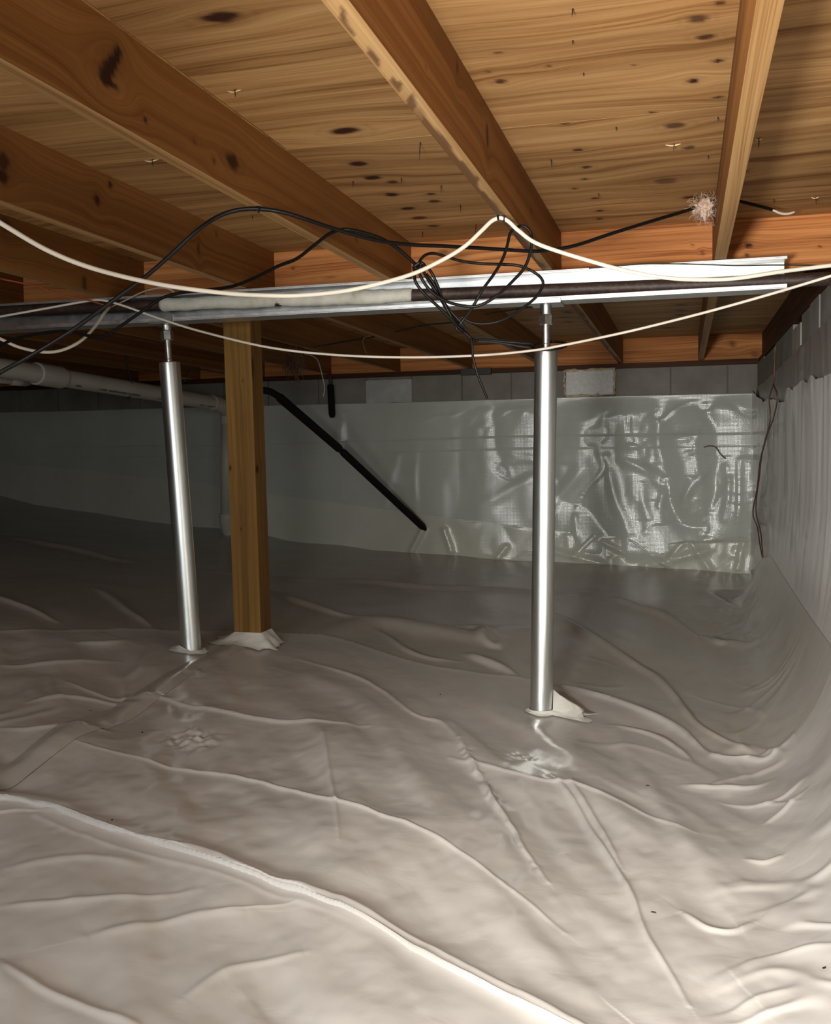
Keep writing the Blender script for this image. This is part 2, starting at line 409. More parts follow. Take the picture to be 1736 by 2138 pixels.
# ================================================================ CEILING: plywood deck
ceiling = empty('ceiling', (0, 4, DECK + 0.01), kind='structure')
KN_PX = [(460, 36, 55, 13, 1), (720, 273, 42, 9, 1), (748, 342, 25, 6, 1), (778, 371, 25, 5, 1), (820, 380, 15, 4, .9), (818, 406, 17, 5, 1), (852, 435, 20, 4, 1), (875, 455, 22, 4, .9), (905, 472, 16, 3, .9),
         (1458, 40, 28, 10, .8), (1475, 77, 25, 7, .9), (1500, 127, 13, 5, 1), (1448, 169, 15, 6, 1), (1500, 203, 12, 3, .9), (1045, 170, 15, 6, .9), (1042, 110, 11, 3, .8), (1145, 138, 8, 2.5, .8), (1410, 262, 28, 7, .8), (1390, 378, 30, 8, .6), (1440, 308, 18, 4, .8),
         (1208, 313, 14, 3.5, .9), (1225, 349, 15, 3.5, .9), (1222, 374, 9, 2.5, .9), (1200, 394, 8, 2.5, .9), (1243, 414, 12, 2.5, .9), (1253, 440, 12, 2.5, .9), (1252, 457, 9, 2.5, .9), (1180, 258, 12, 3, .8), (1440, 412, 18, 3.5, .9), (1362, 235, 10, 2.5, .9), (1550, 358, 14, 5, .9), (1505, 7, 14, 5, .9), (1020, 150, 7, 2, .8), (1325, 136, 8, 2, .8),
         (908, 420, 16, 4, .9), (900, 405, 12, 3, .9), (1185, 652, 16, 2.2, .9), (1182, 662, 14, 2, .9), (1180, 672, 12, 2, .9), (1100, 668, 12, 2, .8), (1420, 636, 18, 2.2, .9), (1424, 648, 18, 2.2, .9), (1420, 658, 15, 2, .9), (1410, 668, 18, 2, .9), (1400, 684, 15, 2, .8), (1680, 612, 20, 2.5, .8), (1670, 630, 22, 2.5, .8), (1650, 645, 14, 2, .8), (1570, 678, 10, 2, .8)]
KN = []
for (u, v, du, dv, st) in KN_PX:
    c = on_z(u, v, DECK)
    KN.append((c[0], c[1], abs(on_z(u + du, v, DECK)[0] - c[0]), max(0.008, abs(on_z(u, v + dv, DECK)[1] - c[1])), st))
SEAM = 2.728
edges_y = [SEAM - 1.2192 * 4, SEAM - 1.2192 * 3, SEAM - 1.2192 * 2, SEAM - 1.2192, SEAM, SEAM + 1.2192, SEAM + 2 * 1.2192, SEAM + 3 * 1.2192, SEAM + 4 * 1.2192, 8.34]
panels = {}
def deck_panel(x0, x1, y0, y1, fine):
    g = 0.0012
    V, Q, a, b = face_grid((x0 + g, y0 + g, DECK), (1, 0, 0), (0, 1, 0), x1 - x0 - 2 * g, y1 - y0 - 2 * g, max(2, int((x1 - x0) / (0.009 if fine else 0.05))), max(2, int((y1 - y0) / (0.008 if fine else 0.05))))
    A = V[:, 0]; T = V[:, 1]
    kk = [k for k in KN if x0 - .2 < k[0] < x1 + .2 and y0 - .2 < k[1] < y1 + .2]
    sh = rng.uniform(0, 30)
    gvv, kn = knot_attrs(A, T, kk)
    gvv = gvv + 0.05 * vnoise(A * 1.3 + sh, T * 2.2, 21) + 0.02 * vnoise(A * 3.1 + sh, T * 6, 22)
    n0 = len(V)
    # top face and rim so that the panel has its thickness
    TH = 0.018
    P = [(x0 + g, y0 + g), (x1 - g, y0 + g), (x1 - g, y1 - g), (x0 + g, y1 - g)]
    Vx = np.array([[p[0], p[1], DECK] for p in P] + [[p[0], p[1], DECK + TH] for p in P])
    Qx = np.array([[4, 5, 6, 7], [0, 1, 5, 4], [1, 2, 6, 5], [2, 3, 7, 6], [3, 0, 4, 7]]) + n0
    me = np_mesh('plywood_panel', np.vstack([V, Vx]), np.vstack([Q, Qx]), dict(gv=np.r_[gvv, np.zeros(8)], al=np.r_[A + sh, np.zeros(8)], knot=np.r_[kn, np.zeros(8)]))
    o = link('plywood_panel', me, MAT['plywood'], ceiling)
    panels[(x0, x1, y0, y1)] = o
    return o
JR = [0.105 + 0.6125 * k for k in range(-14, 1)]
for j in range(len(edges_y) - 1):
    y0, y1 = edges_y[j], edges_y[j + 1]
    sh = 1.2192 if j % 2 else 0.0
    x = 0.142 + sh - 2.4384 * 4
    cuts = []
    while x < 0.60:
        cuts.append(x); x += 2.4384
    cuts.append(0.66)
    cuts = [c for c in cuts if c > -9] 
    for a, b in zip(cuts[:-1], cuts[1:]):
        if b - a < 0.05: continue
        deck_panel(a, b, y0, y1, fine=(0.9 < y1 and y0 < 5.5 and b > -2.3))

def panel_at(x, y):
    for (x0, x1, y0, y1), o in panels.items():
        if x0 <= x < x1 and y0 <= y < y1: return o
    return ceiling
# nail points coming through the deck
NAILS = [(491, 187, 14, 1), (318, 333, 14, 1), (1409, 300, 14, 1), (1586, 288, 18, 1), (1151, 333, 18, 0), (878, 297, 34, 0), (922, 387, 14, 0), (962, 428, 14, 0), (995, 468, 22, 0), (1704, 411, 14, 1), (1617, 416, 8, 0), (1197, 18, 14, 0), (1197, 84, 8, 0), (1251, 404, 8, 0), (838, 372, 12, 0), (738, 378, 12, 0), (882, 484, 12, 0), (1287, 265, 8, 0), (528, 450, 8, 0), (1500, 244, 8, 0), (1219, 152, 6, 0), (1480, 325, 8, 0)]
for (u, v, ln, spl) in NAILS:
    c = on_z(u, v, DECK); d = np.linalg.norm(c); L_ = ln * d / F_PX * 1.05
    tilt = np.array([rng.uniform(-.15, .15), rng.uniform(-.1, .1), -1]) * L_
    pa = panel_at(c[0], c[1])
    tube_obj('nail', [c + np.array([0, 0, .002]), c + tilt * .6, c + tilt], [0.0016, 0.0016, 0.0005], MAT['nail'], pa, 6)
    if spl:
        w = (0.5 if u < 520 or u == 1409 else .22) * 34 * d / F_PX
        P = [c + np.array([-w, 0, -.001]), c + np.array([-w * .3, 0.004, -.004]), c + np.array([w * .4, -.003, -.004]), c + np.array([w * .8, .002, -.001])]
        tube_obj('splinter', spline(P, 8), [0.0006, 0.0018, 0.0022, 0.002, 0.0022, 0.002, 0.0015, 0.0005], MAT['splinter'], pa, 5)

# ================================================================ JOISTS
JY0, JY1 = -1.9, 8.296
def kx(u, v, x, du, dv, st):       # knot on a side face at x
    c = on_x(u, v, x); d = np.linalg.norm(c)
    return (c[1], c[2], max(.01, abs(on_x(u + du, v, x)[1] - c[1]) * .55), max(.006, dv * d / F_PX), st)
joist_right = {0: 0.143, -1: -0.470, -2: -1.083, -3: -1.686, -4: -2.302, -5: -2.915, -6: -3.527, -7: -4.14, -8: -4.75, -9: -5.36, -10: -5.97, -11: -6.58}
JL = {0: 'pale brown floor joist nearest the right block wall, with the black cable poked through it', -1: 'floor joist with wavy striped lower edge, carrying the white cable staple', -2: 'floor joist with a big curved dark knot, at the upper left',
      -3: 'second floor joist from the left edge, below the big knotted joist', -4: 'low left floor joist just above the white cable where it leaves the frame'}
_JX = {-5: 'dim floor joist left of the low joist, its underside above the leftmost cable', -6: 'far left shadowed floor joist seen above the white waste pipe', -7: 'shadowed floor joist over the left end of the back wall, second past the waste pipe',
       -8: 'unlit floor joist, third past the waste pipe counting from the posts', -9: 'unlit floor joist, fourth past the waste pipe counting from the posts', -10: 'unlit floor joist, second from the far left end', -11: 'unlit floor joist, the last one at the far left end'}
jk = {-1: [kx(1018, 285, -.47, 6, 30, .85), kx(955, 140, -.47, 5, 16, .7), kx(890, 140, -.47, 5, 6, .5), kx(1110, 440, -.47, 5, 6, .4)],
      -2: [kx(247, 108, -1.083, 17, 14, 1), kx(243, 119, -1.083, 20, 15, 1), kx(236, 130, -1.083, 24, 17, 1), kx(228, 142, -1.083, 30, 18, 1), kx(222, 154, -1.083, 32, 18, 1), kx(221, 166, -1.083, 32, 16, 1), kx(238, 178, -1.083, 20, 8, .9), kx(303, 250, -1.083, 9, 8, 1), kx(486, 338, -1.083, 26, 19, .9), kx(447, 336, -1.083, 8, 9, .8), kx(406, 297, -1.083, 9, 4, .7), kx(744, 500, -1.083, 5, 7, .6)],
      -3: [kx(6, 337, -1.686, 30, 20, .8), kx(4, 367, -1.686, 30, 16, .9), kx(230, 385, -1.686, 8, 8, 1), kx(203, 418, -1.686, 12, 13, .9), kx(415, 520, -1.686, 6, 16, .7), kx(452, 490, -1.686, 5, 7, .6)],
      -4: [kx(175, 590, -2.302, 10, 18, .8), kx(12, 470, -2.302, 18, 16, .7), kx(272, 535, -2.302, 5, 7, .7)], 0: []}
joists = {}
for i in sorted(joist_right, reverse=True):
    xr = joist_right[i]; fine = i >= -4
    lab = JL.get(i)
    tw = 0.038 if i != 0 else 0.040
    kd = {}
    if fine:
        kd = {'x1': jk.get(i, []), 'z0': [], 'x0': []}
    wn = 0.75 if i == -1 else 0.0
    o = board('floor_joist', xr - tw, xr, JY0, JY1, JB, DECK - 0.0002, 'y', MAT['joist'], None, kd, step=0.022 if i not in (-1, -2, -3) else 0.011, wane=wn if fine else 0)
    o['tmp'] = i
    o.data.materials.append(MAT['joist_underside'])
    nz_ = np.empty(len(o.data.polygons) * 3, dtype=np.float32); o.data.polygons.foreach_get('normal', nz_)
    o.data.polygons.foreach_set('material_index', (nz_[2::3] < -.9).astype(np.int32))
    if lab is None:
        lab = dict(_JX)[i]
    tag(o, lab, 'joist', 'floor joists running away from the viewer')
    del o['tmp']
    joists[i] = o

# blocking between the joists above the steel beam
BLK = 4.098
blk_lab = {0: 'bright orange wood blocking right of the pale joist, with a dark knot by the joist', -1: 'orange wood blocking between the two right-hand joists, behind the rising black cable', -2: 'wood blocking behind the tangled black cable coil', -3: 'wood blocking between the two left joists, behind the drooping black cable', -4: 'dim wood blocking at the left, above the long white cable'}
bk = {0: [((lambda c: (c[0], c[2], .016, .012, 1))(on_y(1563, 513, BLK))), ((lambda c: (c[0], c[2], .010, .008, .9))(on_y(1561, 532, BLK))), ((lambda c: (c[0], c[2], .008, .005, .9))(on_y(1712, 515, BLK)))],
      -1: [((lambda c: (c[0], c[2], .006, .007, .7))(on_y(1467, 527, BLK))), ((lambda c: (c[0], c[2], .005, .006, .6))(on_y(1448, 512, BLK)))],
      -2: [((lambda c: (c[0], c[2], .030, .016, .5))(on_y(925, 528, BLK)))],
      -3: [((lambda c: (c[0], c[2], .008, .007, .7))(on_y(613, 560, BLK))), ((lambda c: (c[0], c[2], .05, .004, .6))(on_y(690, 580, BLK)))], -4: []}
dzs = {0: 0.004, -1: -0.002, -2: -0.004, -3: 0.0, -4: 0.0}
for i in range(0, -7, -1):
    a = joist_right[i]; nxt = joist_right.get(i + 1, 0.612) - (0.038 if i + 1 in joist_right and i + 1 != 0 else 0.04 if i + 1 == 0 else 0.04)
    o = board('blocking', a, nxt, BLK, BLK + 0.038, JB, DECK - 0.0003, 'x', MAT['blocking'], None, {'y0': bk.get(i, [])}, step=0.012)
    tag(o, blk_lab.get(i, 'dark wood blocking behind the red wire' if i == -5 else 'wood blocking hidden in the dark at the very left of the beam'), 'blocking', 'solid blocking between joists')
# rim board, sill plate along the back wall, rim along the right wall
def rim(i):
    a = joist_right[i]; nxt = joist_right.get(i + 1, 0.60) - 0.038
    return a, nxt
rim_b = board('rim_joist', -8.0, 0.60, JY1 + 0.001, JY1 + 0.040, JB, DECK - 0.0003, 'x', MAT['blocking'], None, {'y0': [((lambda c: (c[0], c[2], .03, .02, .8))(on_y(1527, 718, 8.3))), ((lambda c: (c[0], c[2], .03, .02, .7))(on_y(1580, 740, 8.3)))]}, step=0.04)
tag(rim_b, 'brown rim joist closing the joist ends along the back wall', 'rim joist')
sill = board('sill_plate', -8.0, 0.60, BACK - 0.012, BACK + 0.12, 0.612, JB - 0.0003, 'x', MAT['sill'])
tag(sill, 'dark sill plate lying on the back block wall', 'sill plate')
rim_r = board('rim_joist', WALLX + 0.03, WALLX + 0.068, JY0, JY1, JB, DECK - 0.0003, 'y', MAT['sill'])
tag(rim_r, 'dark rim joist on top of the right block wall', 'rim joist')
sill_r = board('sill_plate', WALLX + 0.004, WALLX + 0.14, JY0, 8.28, 0.622, JB - 0.0003, 'y', MAT['sill'])
tag(sill_r, 'dark sill plate lying on the right block wall', 'sill plate')

# ================================================================ GROUND SHAPE
_bx = np.array([-9, -6.25, -5.82, -4.53, -3.56, -3.36, -2.6, -2.2, -1.21, 0.47, 0.8]); _bz = np.array([-.10, -.364, -.465, -.623, -.714, -.764, -.85, -.887, -.924, -1.01, -1.03])
_fx = np.array([-9, -6, -3, -2.0, -1.2, -0.536, 0.33, 0.8]); _fz = np.array([-.12, -.30, -.68, -.83, -.93, -1.012, -1.055, -1.06])
def ground(x, y):
    b = np.interp(x, _bx, _bz); f = np.interp(x, _fx, _fz)
    t = np.clip((y - 3.9) / (8.3 - 3.9), 0, 1)
    t = t * t * (3 - 2 * t)
    return f * (1 - t) + b * t
def gpt(u, v):
    """point of the ground seen at a place in the photograph"""
    z = -1.0
    for _ in range(25):
        p = on_z(u, v, z); z = 0.5 * z + 0.5 * float(ground(p[0], min(p[1], 9)))
    return p

# ================================================================ FLOOR: vapour liner
NR, NC = 980, 940
s_ = np.linspace(1 / 1.12, 1 / 8.298, NR); Y = (1 / s_)[:, None] * np.ones((1, NC))
foot = 0.36 + 0.135 * sstep(5.5, 8.3, 1 / s_)
tmin = -1.2; tmax = (foot / (1 / s_))
NB = int(NC * .90)                       # the last tenth of the columns climbs the right wall
def fil(y): return .035 + .165 * sstep(8.25, 6.2, y)
tb = (foot - fil(1 / s_)) * s_
aa = np.linspace(0, 1, NB)[None, :]
X = np.empty((NR, NC))
X[:, :NB] = (tmin + (tb[:, None] - tmin) * aa) * Y[:, :NB]
ec = np.linspace(0, 1, NC - NB + 1)[1:][None, :]
EE = np.zeros((NR, NC)); EE[:, NB:] = ec
def side_x(y, z, xoff=0.020):
    base = WALLX - xoff
    ft = 0.345 + 0.12 * sstep(5.5, 8.2, y)
    drop = np.clip((-z - .25) / .80, 0, 1.1)
    return base - (base - ft) * (0.25 * drop + 0.75 * drop ** 3)
def turn(y): return .05 + .31 * sstep(8.25, 6.2, y)
TURN = turn(1 / s_)[:, None]
g0_ = ground(foot - fil(1 / s_), 1 / s_)[:, None]; y_ = (1 / s_)[:, None]
p0 = foot[:, None] - fil(y_); p1 = foot[:, None] + .02; p2 = side_x(y_, g0_ + TURN) - .001
X[:, NB:] = (1 - ec) ** 2 * p0 + 2 * ec * (1 - ec) * p1 + ec ** 2 * p2
LIFT = TURN * EE ** 2
G = ground(X, Y); G[:, NB:] = g0_
H = np.zeros_like(X)

def line_dist(P):
    """signed distance (positive on the right-hand/near side) and position along a world polyline"""
    P = np.asarray(P); best = np.full(X.shape, 1e9); sgn = np.zeros(X.shape); tt = np.zeros(X.shape)
    n = len(P) - 1
    x0, x1 = P[:, 0].min() - .35, P[:, 0].max() + .35; y0, y1 = P[:, 1].min() - .35, P[:, 1].max() + .35
    m = (X > x0) & (X < x1) & (Y > y0) & (Y < y1)
    if not m.any(): return best, sgn, tt, m
    xs, ys = X[m], Y[m]; bb = np.full(xs.shape, 1e9); ss = np.zeros(xs.shape); tp = np.zeros(xs.shape)
    for i in range(n):
        ax, ay = P[i]; dx, dy = P[i + 1] - P[i]; L2 = dx * dx + dy * dy + 1e-12
        t = np.clip(((xs - ax) * dx + (ys - ay) * dy) / L2, 0, 1)
        ex = xs - ax - t * dx; ey = ys - ay - t * dy
        d = np.hypot(ex, ey); q = d < bb
        bb = np.where(q, d, bb); ss = np.where(q, dx * ey - dy * ex, ss); tp = np.where(q, (i + t) / n, tp)
    best[m] = bb; sgn[m] = np.sign(ss); tt[m] = tp
    return best, sgn, tt, m

def wpoly(px, n=None):
    P = np.array([gpt(u, v)[:2] for u, v in px])
    return spline(P, n or max(8, 5 * len(P)))

def crease(px, h, sig, taper=True, side=0.0, wob=0.0):
    global H
    P = wpoly(px)
    if wob: P = P + rng.normal(0, wob, P.shape)
    d, s, t, m = line_dist(P)
    if not m.any(): return
    dm, sm, tm = d[m], s[m], t[m]
    wide = sig > .03
    ym = Y[m]; s1 = sig * (1.0 if wide else 0.5); s1n = np.maximum(s1, 1.15 * ym * ym * (1 / 1.12 - 1 / 8.298) / NR); h = h * (s1n / s1) ** .8; s1 = s1n
    s2 = np.maximum(sig * (1.6 if wide else 2.2), s1 * 1.6)
    if side: s2 = np.where(sm * side > 0, s2 * 1.8, s2 * 0.6)
    f = (0.3 if wide else 0.56) * np.exp(-(dm / s1) ** 2) + 0.34 * np.exp(-(dm / s2) ** 2)
    if taper: f = f * (np.sin(np.pi * np.clip(tm, .02, .98)) ** 0.5)
    H[m] += h * f

# broad swell of the loose sheet
H += 0.010 * fbm(X * 1.5 + 3, Y * 1.1, 40, 3)
aX = X * 0.82 + Y * 0.57; aY = -X * 0.57 + Y * 0.82
H += (0.010 + .013 * sstep(4.2, 3.0, Y)) * fbm(aX * 3.2, aY * 0.9, 44, 3) * sstep(7.5, 3.0, Y)
rd = np.abs(fbm(aX * 2.3 + 0.4 * vnoise(X * 2, Y * 2, 90), aY * 0.9, 47, 3))
H += 0.007 * np.exp(-(rd / 0.10) ** 2) * sstep(-.3, .5, vnoise(X * .9, Y * .9, 50)) * sstep(6.5, 3.2, Y)
H += 0.0035 * fbm(X * 9, Y * 6, 53, 3) * sstep(5.5, 2.0, Y)
# pleats where the sheet turns up against the right wall
wz = np.exp(-((foot[:, None] - .06 - X) / 0.20) ** 2)
yw = 3.4 * np.log(Y) + .22 * vnoise(X * 5, Y * 1.5, 56) - X * .5
pl = np.abs(fbm(yw * 2.0 + 5, X * 1.2, 57, 3))
H += wz * (0.011 * np.exp(-(pl / .10) ** 2) + .007 * fbm(yw * 3, X * 2, 58, 2)) * sstep(8.2, 6.5, Y)

C = crease
C([(1155, 1284), (1190, 1300), (1250, 1340), (1310, 1378), (1370, 1415), (1410, 1455), (1440, 1500), (1480, 1535), (1530, 1560), (1600, 1592), (1618, 1596)], .016, .016, side=-1)
C([(1160, 1430), (1240, 1450), (1320, 1480), (1400, 1515), (1450, 1550), (1490, 1578)], .010, .016)
C([(1490, 1580), (1560, 1588), (1600, 1600), (1655, 1595)], .012, .014)
C([(1280, 1512), (1360, 1533), (1420, 1568), (1445, 1590)], .012, .013, side=-1)
C([(960, 1558), (970, 1580), (985, 1605), (1010, 1640), (1030, 1680), (1050, 1705), (1075, 1735), (1090, 1765), (1110, 1790), (1145, 1840)], .014, .011, side=1, wob=.002)
C([(1000, 1640), (1020, 1665), (1040, 1700)], .008, .008)
C([(1290, 1250), (1340, 1277), (1400, 1300), (1440, 1325), (1465, 1348)], .016, .020, side=-1)
C([(1460, 1328), (1500, 1345), (1530, 1352), (1570, 1373), (1605, 1382)], .022, .020, side=-1)
C([(1350, 1280), (1420, 1295), (1500, 1310), (1575, 1324)], .025, .035, side=-1)
C([(1460, 1272), (1500, 1288), (1525, 1302)], .010, .016)
C([(1460, 1232), (1510, 1265), (1545, 1295), (1560, 1298), (1585, 1272), (1592, 1255)], .015, .022)
C([(1480, 1240), (1540, 1242), (1565, 1238)], .014, .025)
C([(560, 1234), (620, 1258), (680, 1277), (760, 1298)], .014, .018)
C([(790, 1315), (810, 1327), (850, 1355), (900, 1370), (960, 1378)], .014, .018, side=-1)
C([(975, 1365), (1010, 1380), (1050, 1397), (1080, 1412)], .014, .013)
C([(0, 1122), (80, 1135), (170, 1152), (240, 1168), (290, 1174)], .016, .022)
C([(200, 1230), (235, 1253), (270, 1280), (322, 1313)], .014, .016)
C([(-60, 1236), (0, 1258), (60, 1280), (118, 1302)], .022, .022)
C([(420, 1193), (480, 1200), (600, 1213), (760, 1218), (900, 1230), (1100, 1235), (1250, 1240)], .010, .020)
C([(130, 1428), (200, 1448), (260, 1453), (330, 1450), (420, 1475), (560, 1505), (700, 1523), (770, 1527)], .010, .014, side=1)
C([(130, 1553), (220, 1570), (330, 1585), (440, 1605), (560, 1640), (700, 1690), (850, 1740), (950, 1790), (1050, 1850), (1180, 1940)], .010, .012, side=1)
C([(672, 1540), (680, 1580), (690, 1640), (700, 1690), (708, 1770)], .008, .010)
C([(1150, 1625), (1200, 1680), (1240, 1740), (1280, 1800), (1320, 1870), (1350, 1950), (1400, 2030), (1440, 2100)], .014, .012, side=1)
C([(1185, 1640), (1225, 1690), (1265, 1750), (1300, 1815)], .010, .010)
C([(1290, 1520), (1330, 1600), (1390, 1700), (1450, 1790), (1500, 1870), (1520, 1900)], .022, .035, side=1)
C([(940, 1590), (1000, 1610), (1110, 1635), (1200, 1650), (1300, 1690), (1420, 1740), (1455, 1752)], .008, .011)
C([(1425, 1905), (1480, 1940), (1530, 1945), (1575, 1925)], .016, .018, side=-1)
C([(1590, 1695), (1640, 1700), (1690, 1690)], .018, .018)
C([(1600, 1735), (1650, 1725), (1695, 1715)], .018, .018)
C([(1560, 1805), (1600, 1812), (1640, 1808)], .012, .015)
C([(1500, 1675), (1560, 1690), (1610, 1700), (1690, 1735)], .010, .015)
C([(1430, 1640), (1500, 1650), (1580, 1655), (1620, 1645)], .012, .014)
C([(620, 1380), (720, 1410), (800, 1450), (860, 1500), (920, 1520), (960, 1560)], .014, .022)
C([(640, 1420), (760, 1460), (830, 1550), (870, 1640), (930, 1760), (1020, 1850), (1120, 1960), (1230, 2060)], .028, .07, side=1)
C([(1080, 1500), (1180, 1560), (1270, 1680), (1340, 1800), (1420, 1920), (1500, 2010)], .026, .06, side=1)
C([(470, 1400), (560, 1440), (660, 1540), (740, 1660), (800, 1760)], .018, .06)
C([(660, 1330), (780, 1300), (900, 1318), (1000, 1335), (1060, 1320), (1120, 1312)], .055, .085)
C([(960, 1310), (1000, 1316), (1020, 1332), (1030, 1348)], .012, .016)
C([(995, 1322), (1015, 1345), (1040, 1352), (1060, 1338)], .012, .016)
C([(0, 1888), (200, 1880), (420, 1860)], .008, .022, side=1)
C([(180, 1955), (300, 1930), (420, 1907), (520, 1903)], .010, .025, side=1)
C([(0, 2008), (60, 2040), (130, 2072), (300, 2138)], .014, .022, side=-1)
C([(380, 2070), (480, 2010), (600, 1990), (640, 1985)], .008, .02)
C([(440, 1905), (520, 1898), (620, 1888)], .004, .006)
C([(0, 1810), (180, 1790), (300, 1805)], .008, .03)
C([(160, 1345), (215, 1350), (262, 1342)], .02, .02)
C([(0, 1395), (140, 1390), (240, 1378)], .014, .03)
C([(60, 1470), (160, 1462), (300, 1465)], .014, .025)
C([(0, 1520), (90, 1530), (230, 1525)], .012, .025)
# flat crumples of tape
for (u, v, r, h) in [(395, 1535, .075, .010), (1090, 1578, .035, .008), (405, 1408, .04, .01)]:
    c = gpt(u, v); q = np.exp(-(((X - c[0]) ** 2 + (Y - c[1]) ** 2) / r ** 2))
    H += q * h * fbm(X * 40, Y * 30, 61, 2)
# raised lap with folded hem in the foreground
R1 = [(-700, 1690), (-400, 1668), (-140, 1655), (0, 1664), (95, 1684), (130, 1697), (200, 1727), (320, 1764), (450, 1813), (570, 1853), (700, 1903), (800, 1953), (900, 2008), (1050, 2088), (1150, 2140), (1300, 2215), (1450, 2290)]
R2 = [(-700, 1725), (-400, 1703), (-140, 1692), (0, 1690), (90, 1688), (180, 1717), (270, 1753), (400, 1787), (520, 1831), (640, 1872), (720, 1900), (860, 1970), (1000, 2045), (1200, 2152), (1400, 2250)]
R3 = [(75, 1695), (150, 1735), (230, 1765), (330, 1792), (440, 1828), (560, 1868), (700, 1912), (850, 1982), (960, 2040), (1100, 2115), (1300, 2220)]
d, s, t, m = line_dist(wpoly(R1, 60))
near1 = np.where(s < 0, d, -d)            # positive toward the viewer (checked below)
cs = gpt(400, 2000)
iy = np.argmin(np.abs(Y[:, 0] - cs[1])); ix = np.argmin(np.abs(X[iy] - cs[0]))
if near1[iy, ix] < 0 and m[iy, ix]: near1 = -near1
nearR = near1
nr = near1[m]
H[m] += np.where(nr < 0, .021 * np.exp(-(nr / .055) ** 2), .021 - .017 * sstep(0, .009, nr)) * np.where(nr > 0, np.exp(-np.clip(nr - .05, 0, 9) / .12), 1)
HEM = np.zeros_like(X); HEM[m] = .009 * np.exp(-((nr + .007) / .009) ** 2) - .010 * np.exp(-((nr - .009) / .008) ** 2)
d, s, t, m2 = line_dist(wpoly(R2, 60)); H[m2] += 0.005 * np.exp(-(d[m2] / .006) ** 2)
d, s, t, m3 = line_dist(wpoly(R3, 60)); H[m3] += 0.003 * np.exp(-(d[m3] / .011) ** 2)

# sheet regions: boundaries as world polylines
T1 = [(-160, 1700), (0, 1622), (120, 1555), (250, 1482), (390, 1402), (480, 1360), (565, 1325)]
T2 = [(565, 1325), (640, 1327), (720, 1337), (900, 1386), (1100, 1418), (1160, 1431), (1300, 1470), (1420, 1520), (1480, 1573), (1560, 1588), (1660, 1592)]
T3 = [(-200, 1345), (0, 1328), (230, 1318), (400, 1316), (565, 1325)]
def curve_y(px):
    P = wpoly(px, 60); o = np.argsort(P[:, 0]); return P[o, 0], P[o, 1]
def below(px, xx, yy):
    cx_, cy_ = curve_y(px); return yy < np.interp(xx, cx_, cy_)
def lip(px, h, soft):
    """sheet on the near side lies on top: its edge stands up by h"""
    global H
    cx_, cy_ = curve_y(px); dd = np.interp(X, cx_, cy_) - Y
    inside = (X >= cx_[0]) & (X <= cx_[-1])
    H += np.where(inside, h * sstep(-soft * 0.25, soft * 0.25, dd) * np.exp(-np.clip(dd, 0, 9) / 0.4), 0)
    H += np.where(inside, 0.6 * h * np.exp(-(dd / soft) ** 2), 0)
lip(T2, .006, .035); lip(T3, .006, .035)
Pt = wpoly(T1, 60); d, s, t, m4 = line_dist(Pt)
H[m4] += 0.004 * sstep(.05, .035, d[m4]) + .008 * np.exp(-((d[m4]) / .02) ** 2)
Z = G + H
Hs = H * (1 - EE ** 2) ** 1.5
Z = G + LIFT + Hs * (1 - EE)
X = X - Hs * EE * 1.2
X = X - .34 * HEM; Y = Y - .94 * HEM
VV = np.stack([X, Y, Z], -1).reshape(-1, 3)
Qall = grid_idx(NR, NC)
Qc = VV[Qall].mean(1)
R1x, R1y = curve_y(R1)
infore = (Qc[:, 1] < np.interp(Qc[:, 0], R1x, R1y))
bT1 = below(T1, Qc[:, 0], Qc[:, 1]); bT2 = below(T2, Qc[:, 0], Qc[:, 1]); bT3 = below(T3, Qc[:, 0], Qc[:, 1])
xj = gpt(565, 1325)[0]
# in the world the taped seam runs from near left to far right, so "right of it" is the middle sheet
T1P = Pt[np.argsort(Pt[:, 1])]
xt1 = np.interp(Qc[:, 1], T1P[:, 1], T1P[:, 0])
yj = gpt(565, 1325)[1]
cls = np.full(len(Qc), 2)                                             # rear sheet
mid = (Qc[:, 0] > xt1) & ((Qc[:, 0] < xj) | bT2) & (Qc[:, 1] < np.where(Qc[:, 0] < xj, yj, 99))
left = (~mid) & (Qc[:, 0] <= np.where(Qc[:, 1] < yj, xt1, xj)) & bT3
cls[left] = 3; cls[mid] = 1; cls[infore] = 0
floor = box_obj('floor', -9.0, 0.56, -1.9, 8.36, -1.75, -1.70, MAT['liner_rear'])
floor['kind'] = 'structure'
# ground under the sheets
gx = np.linspace(-9.0, 0.56, 60); gy = np.linspace(-1.9, 8.36, 60)
gX, gY = np.meshgrid(gx, gy, indexing='ij')
gZ = ground(gX, gY) - 0.10
gm = np_mesh('soil', np.stack([gX, gY, gZ], -1).reshape(-1, 3), grid_idx(60, 60)[:, ::-1])
link('soil', gm, MAT['liner_rear'], floor, True)
for k, lab in enumerate(['near sheet below the folded lap', 'middle sheet between the folded lap and the taped seam', 'rear sheet running to the back wall', 'left sheet beyond the taped seam']):
    q = Qall[cls == k]; ids, inv = np.unique(q, return_inverse=True)
    me = np_mesh('liner_sheet', VV[ids], inv.reshape(q.shape))
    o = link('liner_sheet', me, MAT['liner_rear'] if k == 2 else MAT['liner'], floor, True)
    # make the faces look up
    if me.polygons[len(me.polygons) // 2].normal.z < 0: me.flip_normals()
    o['label'] = lab

def fz(x, y):
    """height of the finished sheet at x, y"""
    if y < 1.13: return float(ground(x, y))
    i = int(np.clip(np.searchsorted(-s_, -1 / y), 1, NR - 1)); i = i if abs(s_[i] - 1 / y) < abs(s_[i - 1] - 1 / y) else i - 1
    j = int(np.clip(np.searchsorted(X[i], x), 0, NC - 1)); return float(Z[i, j])
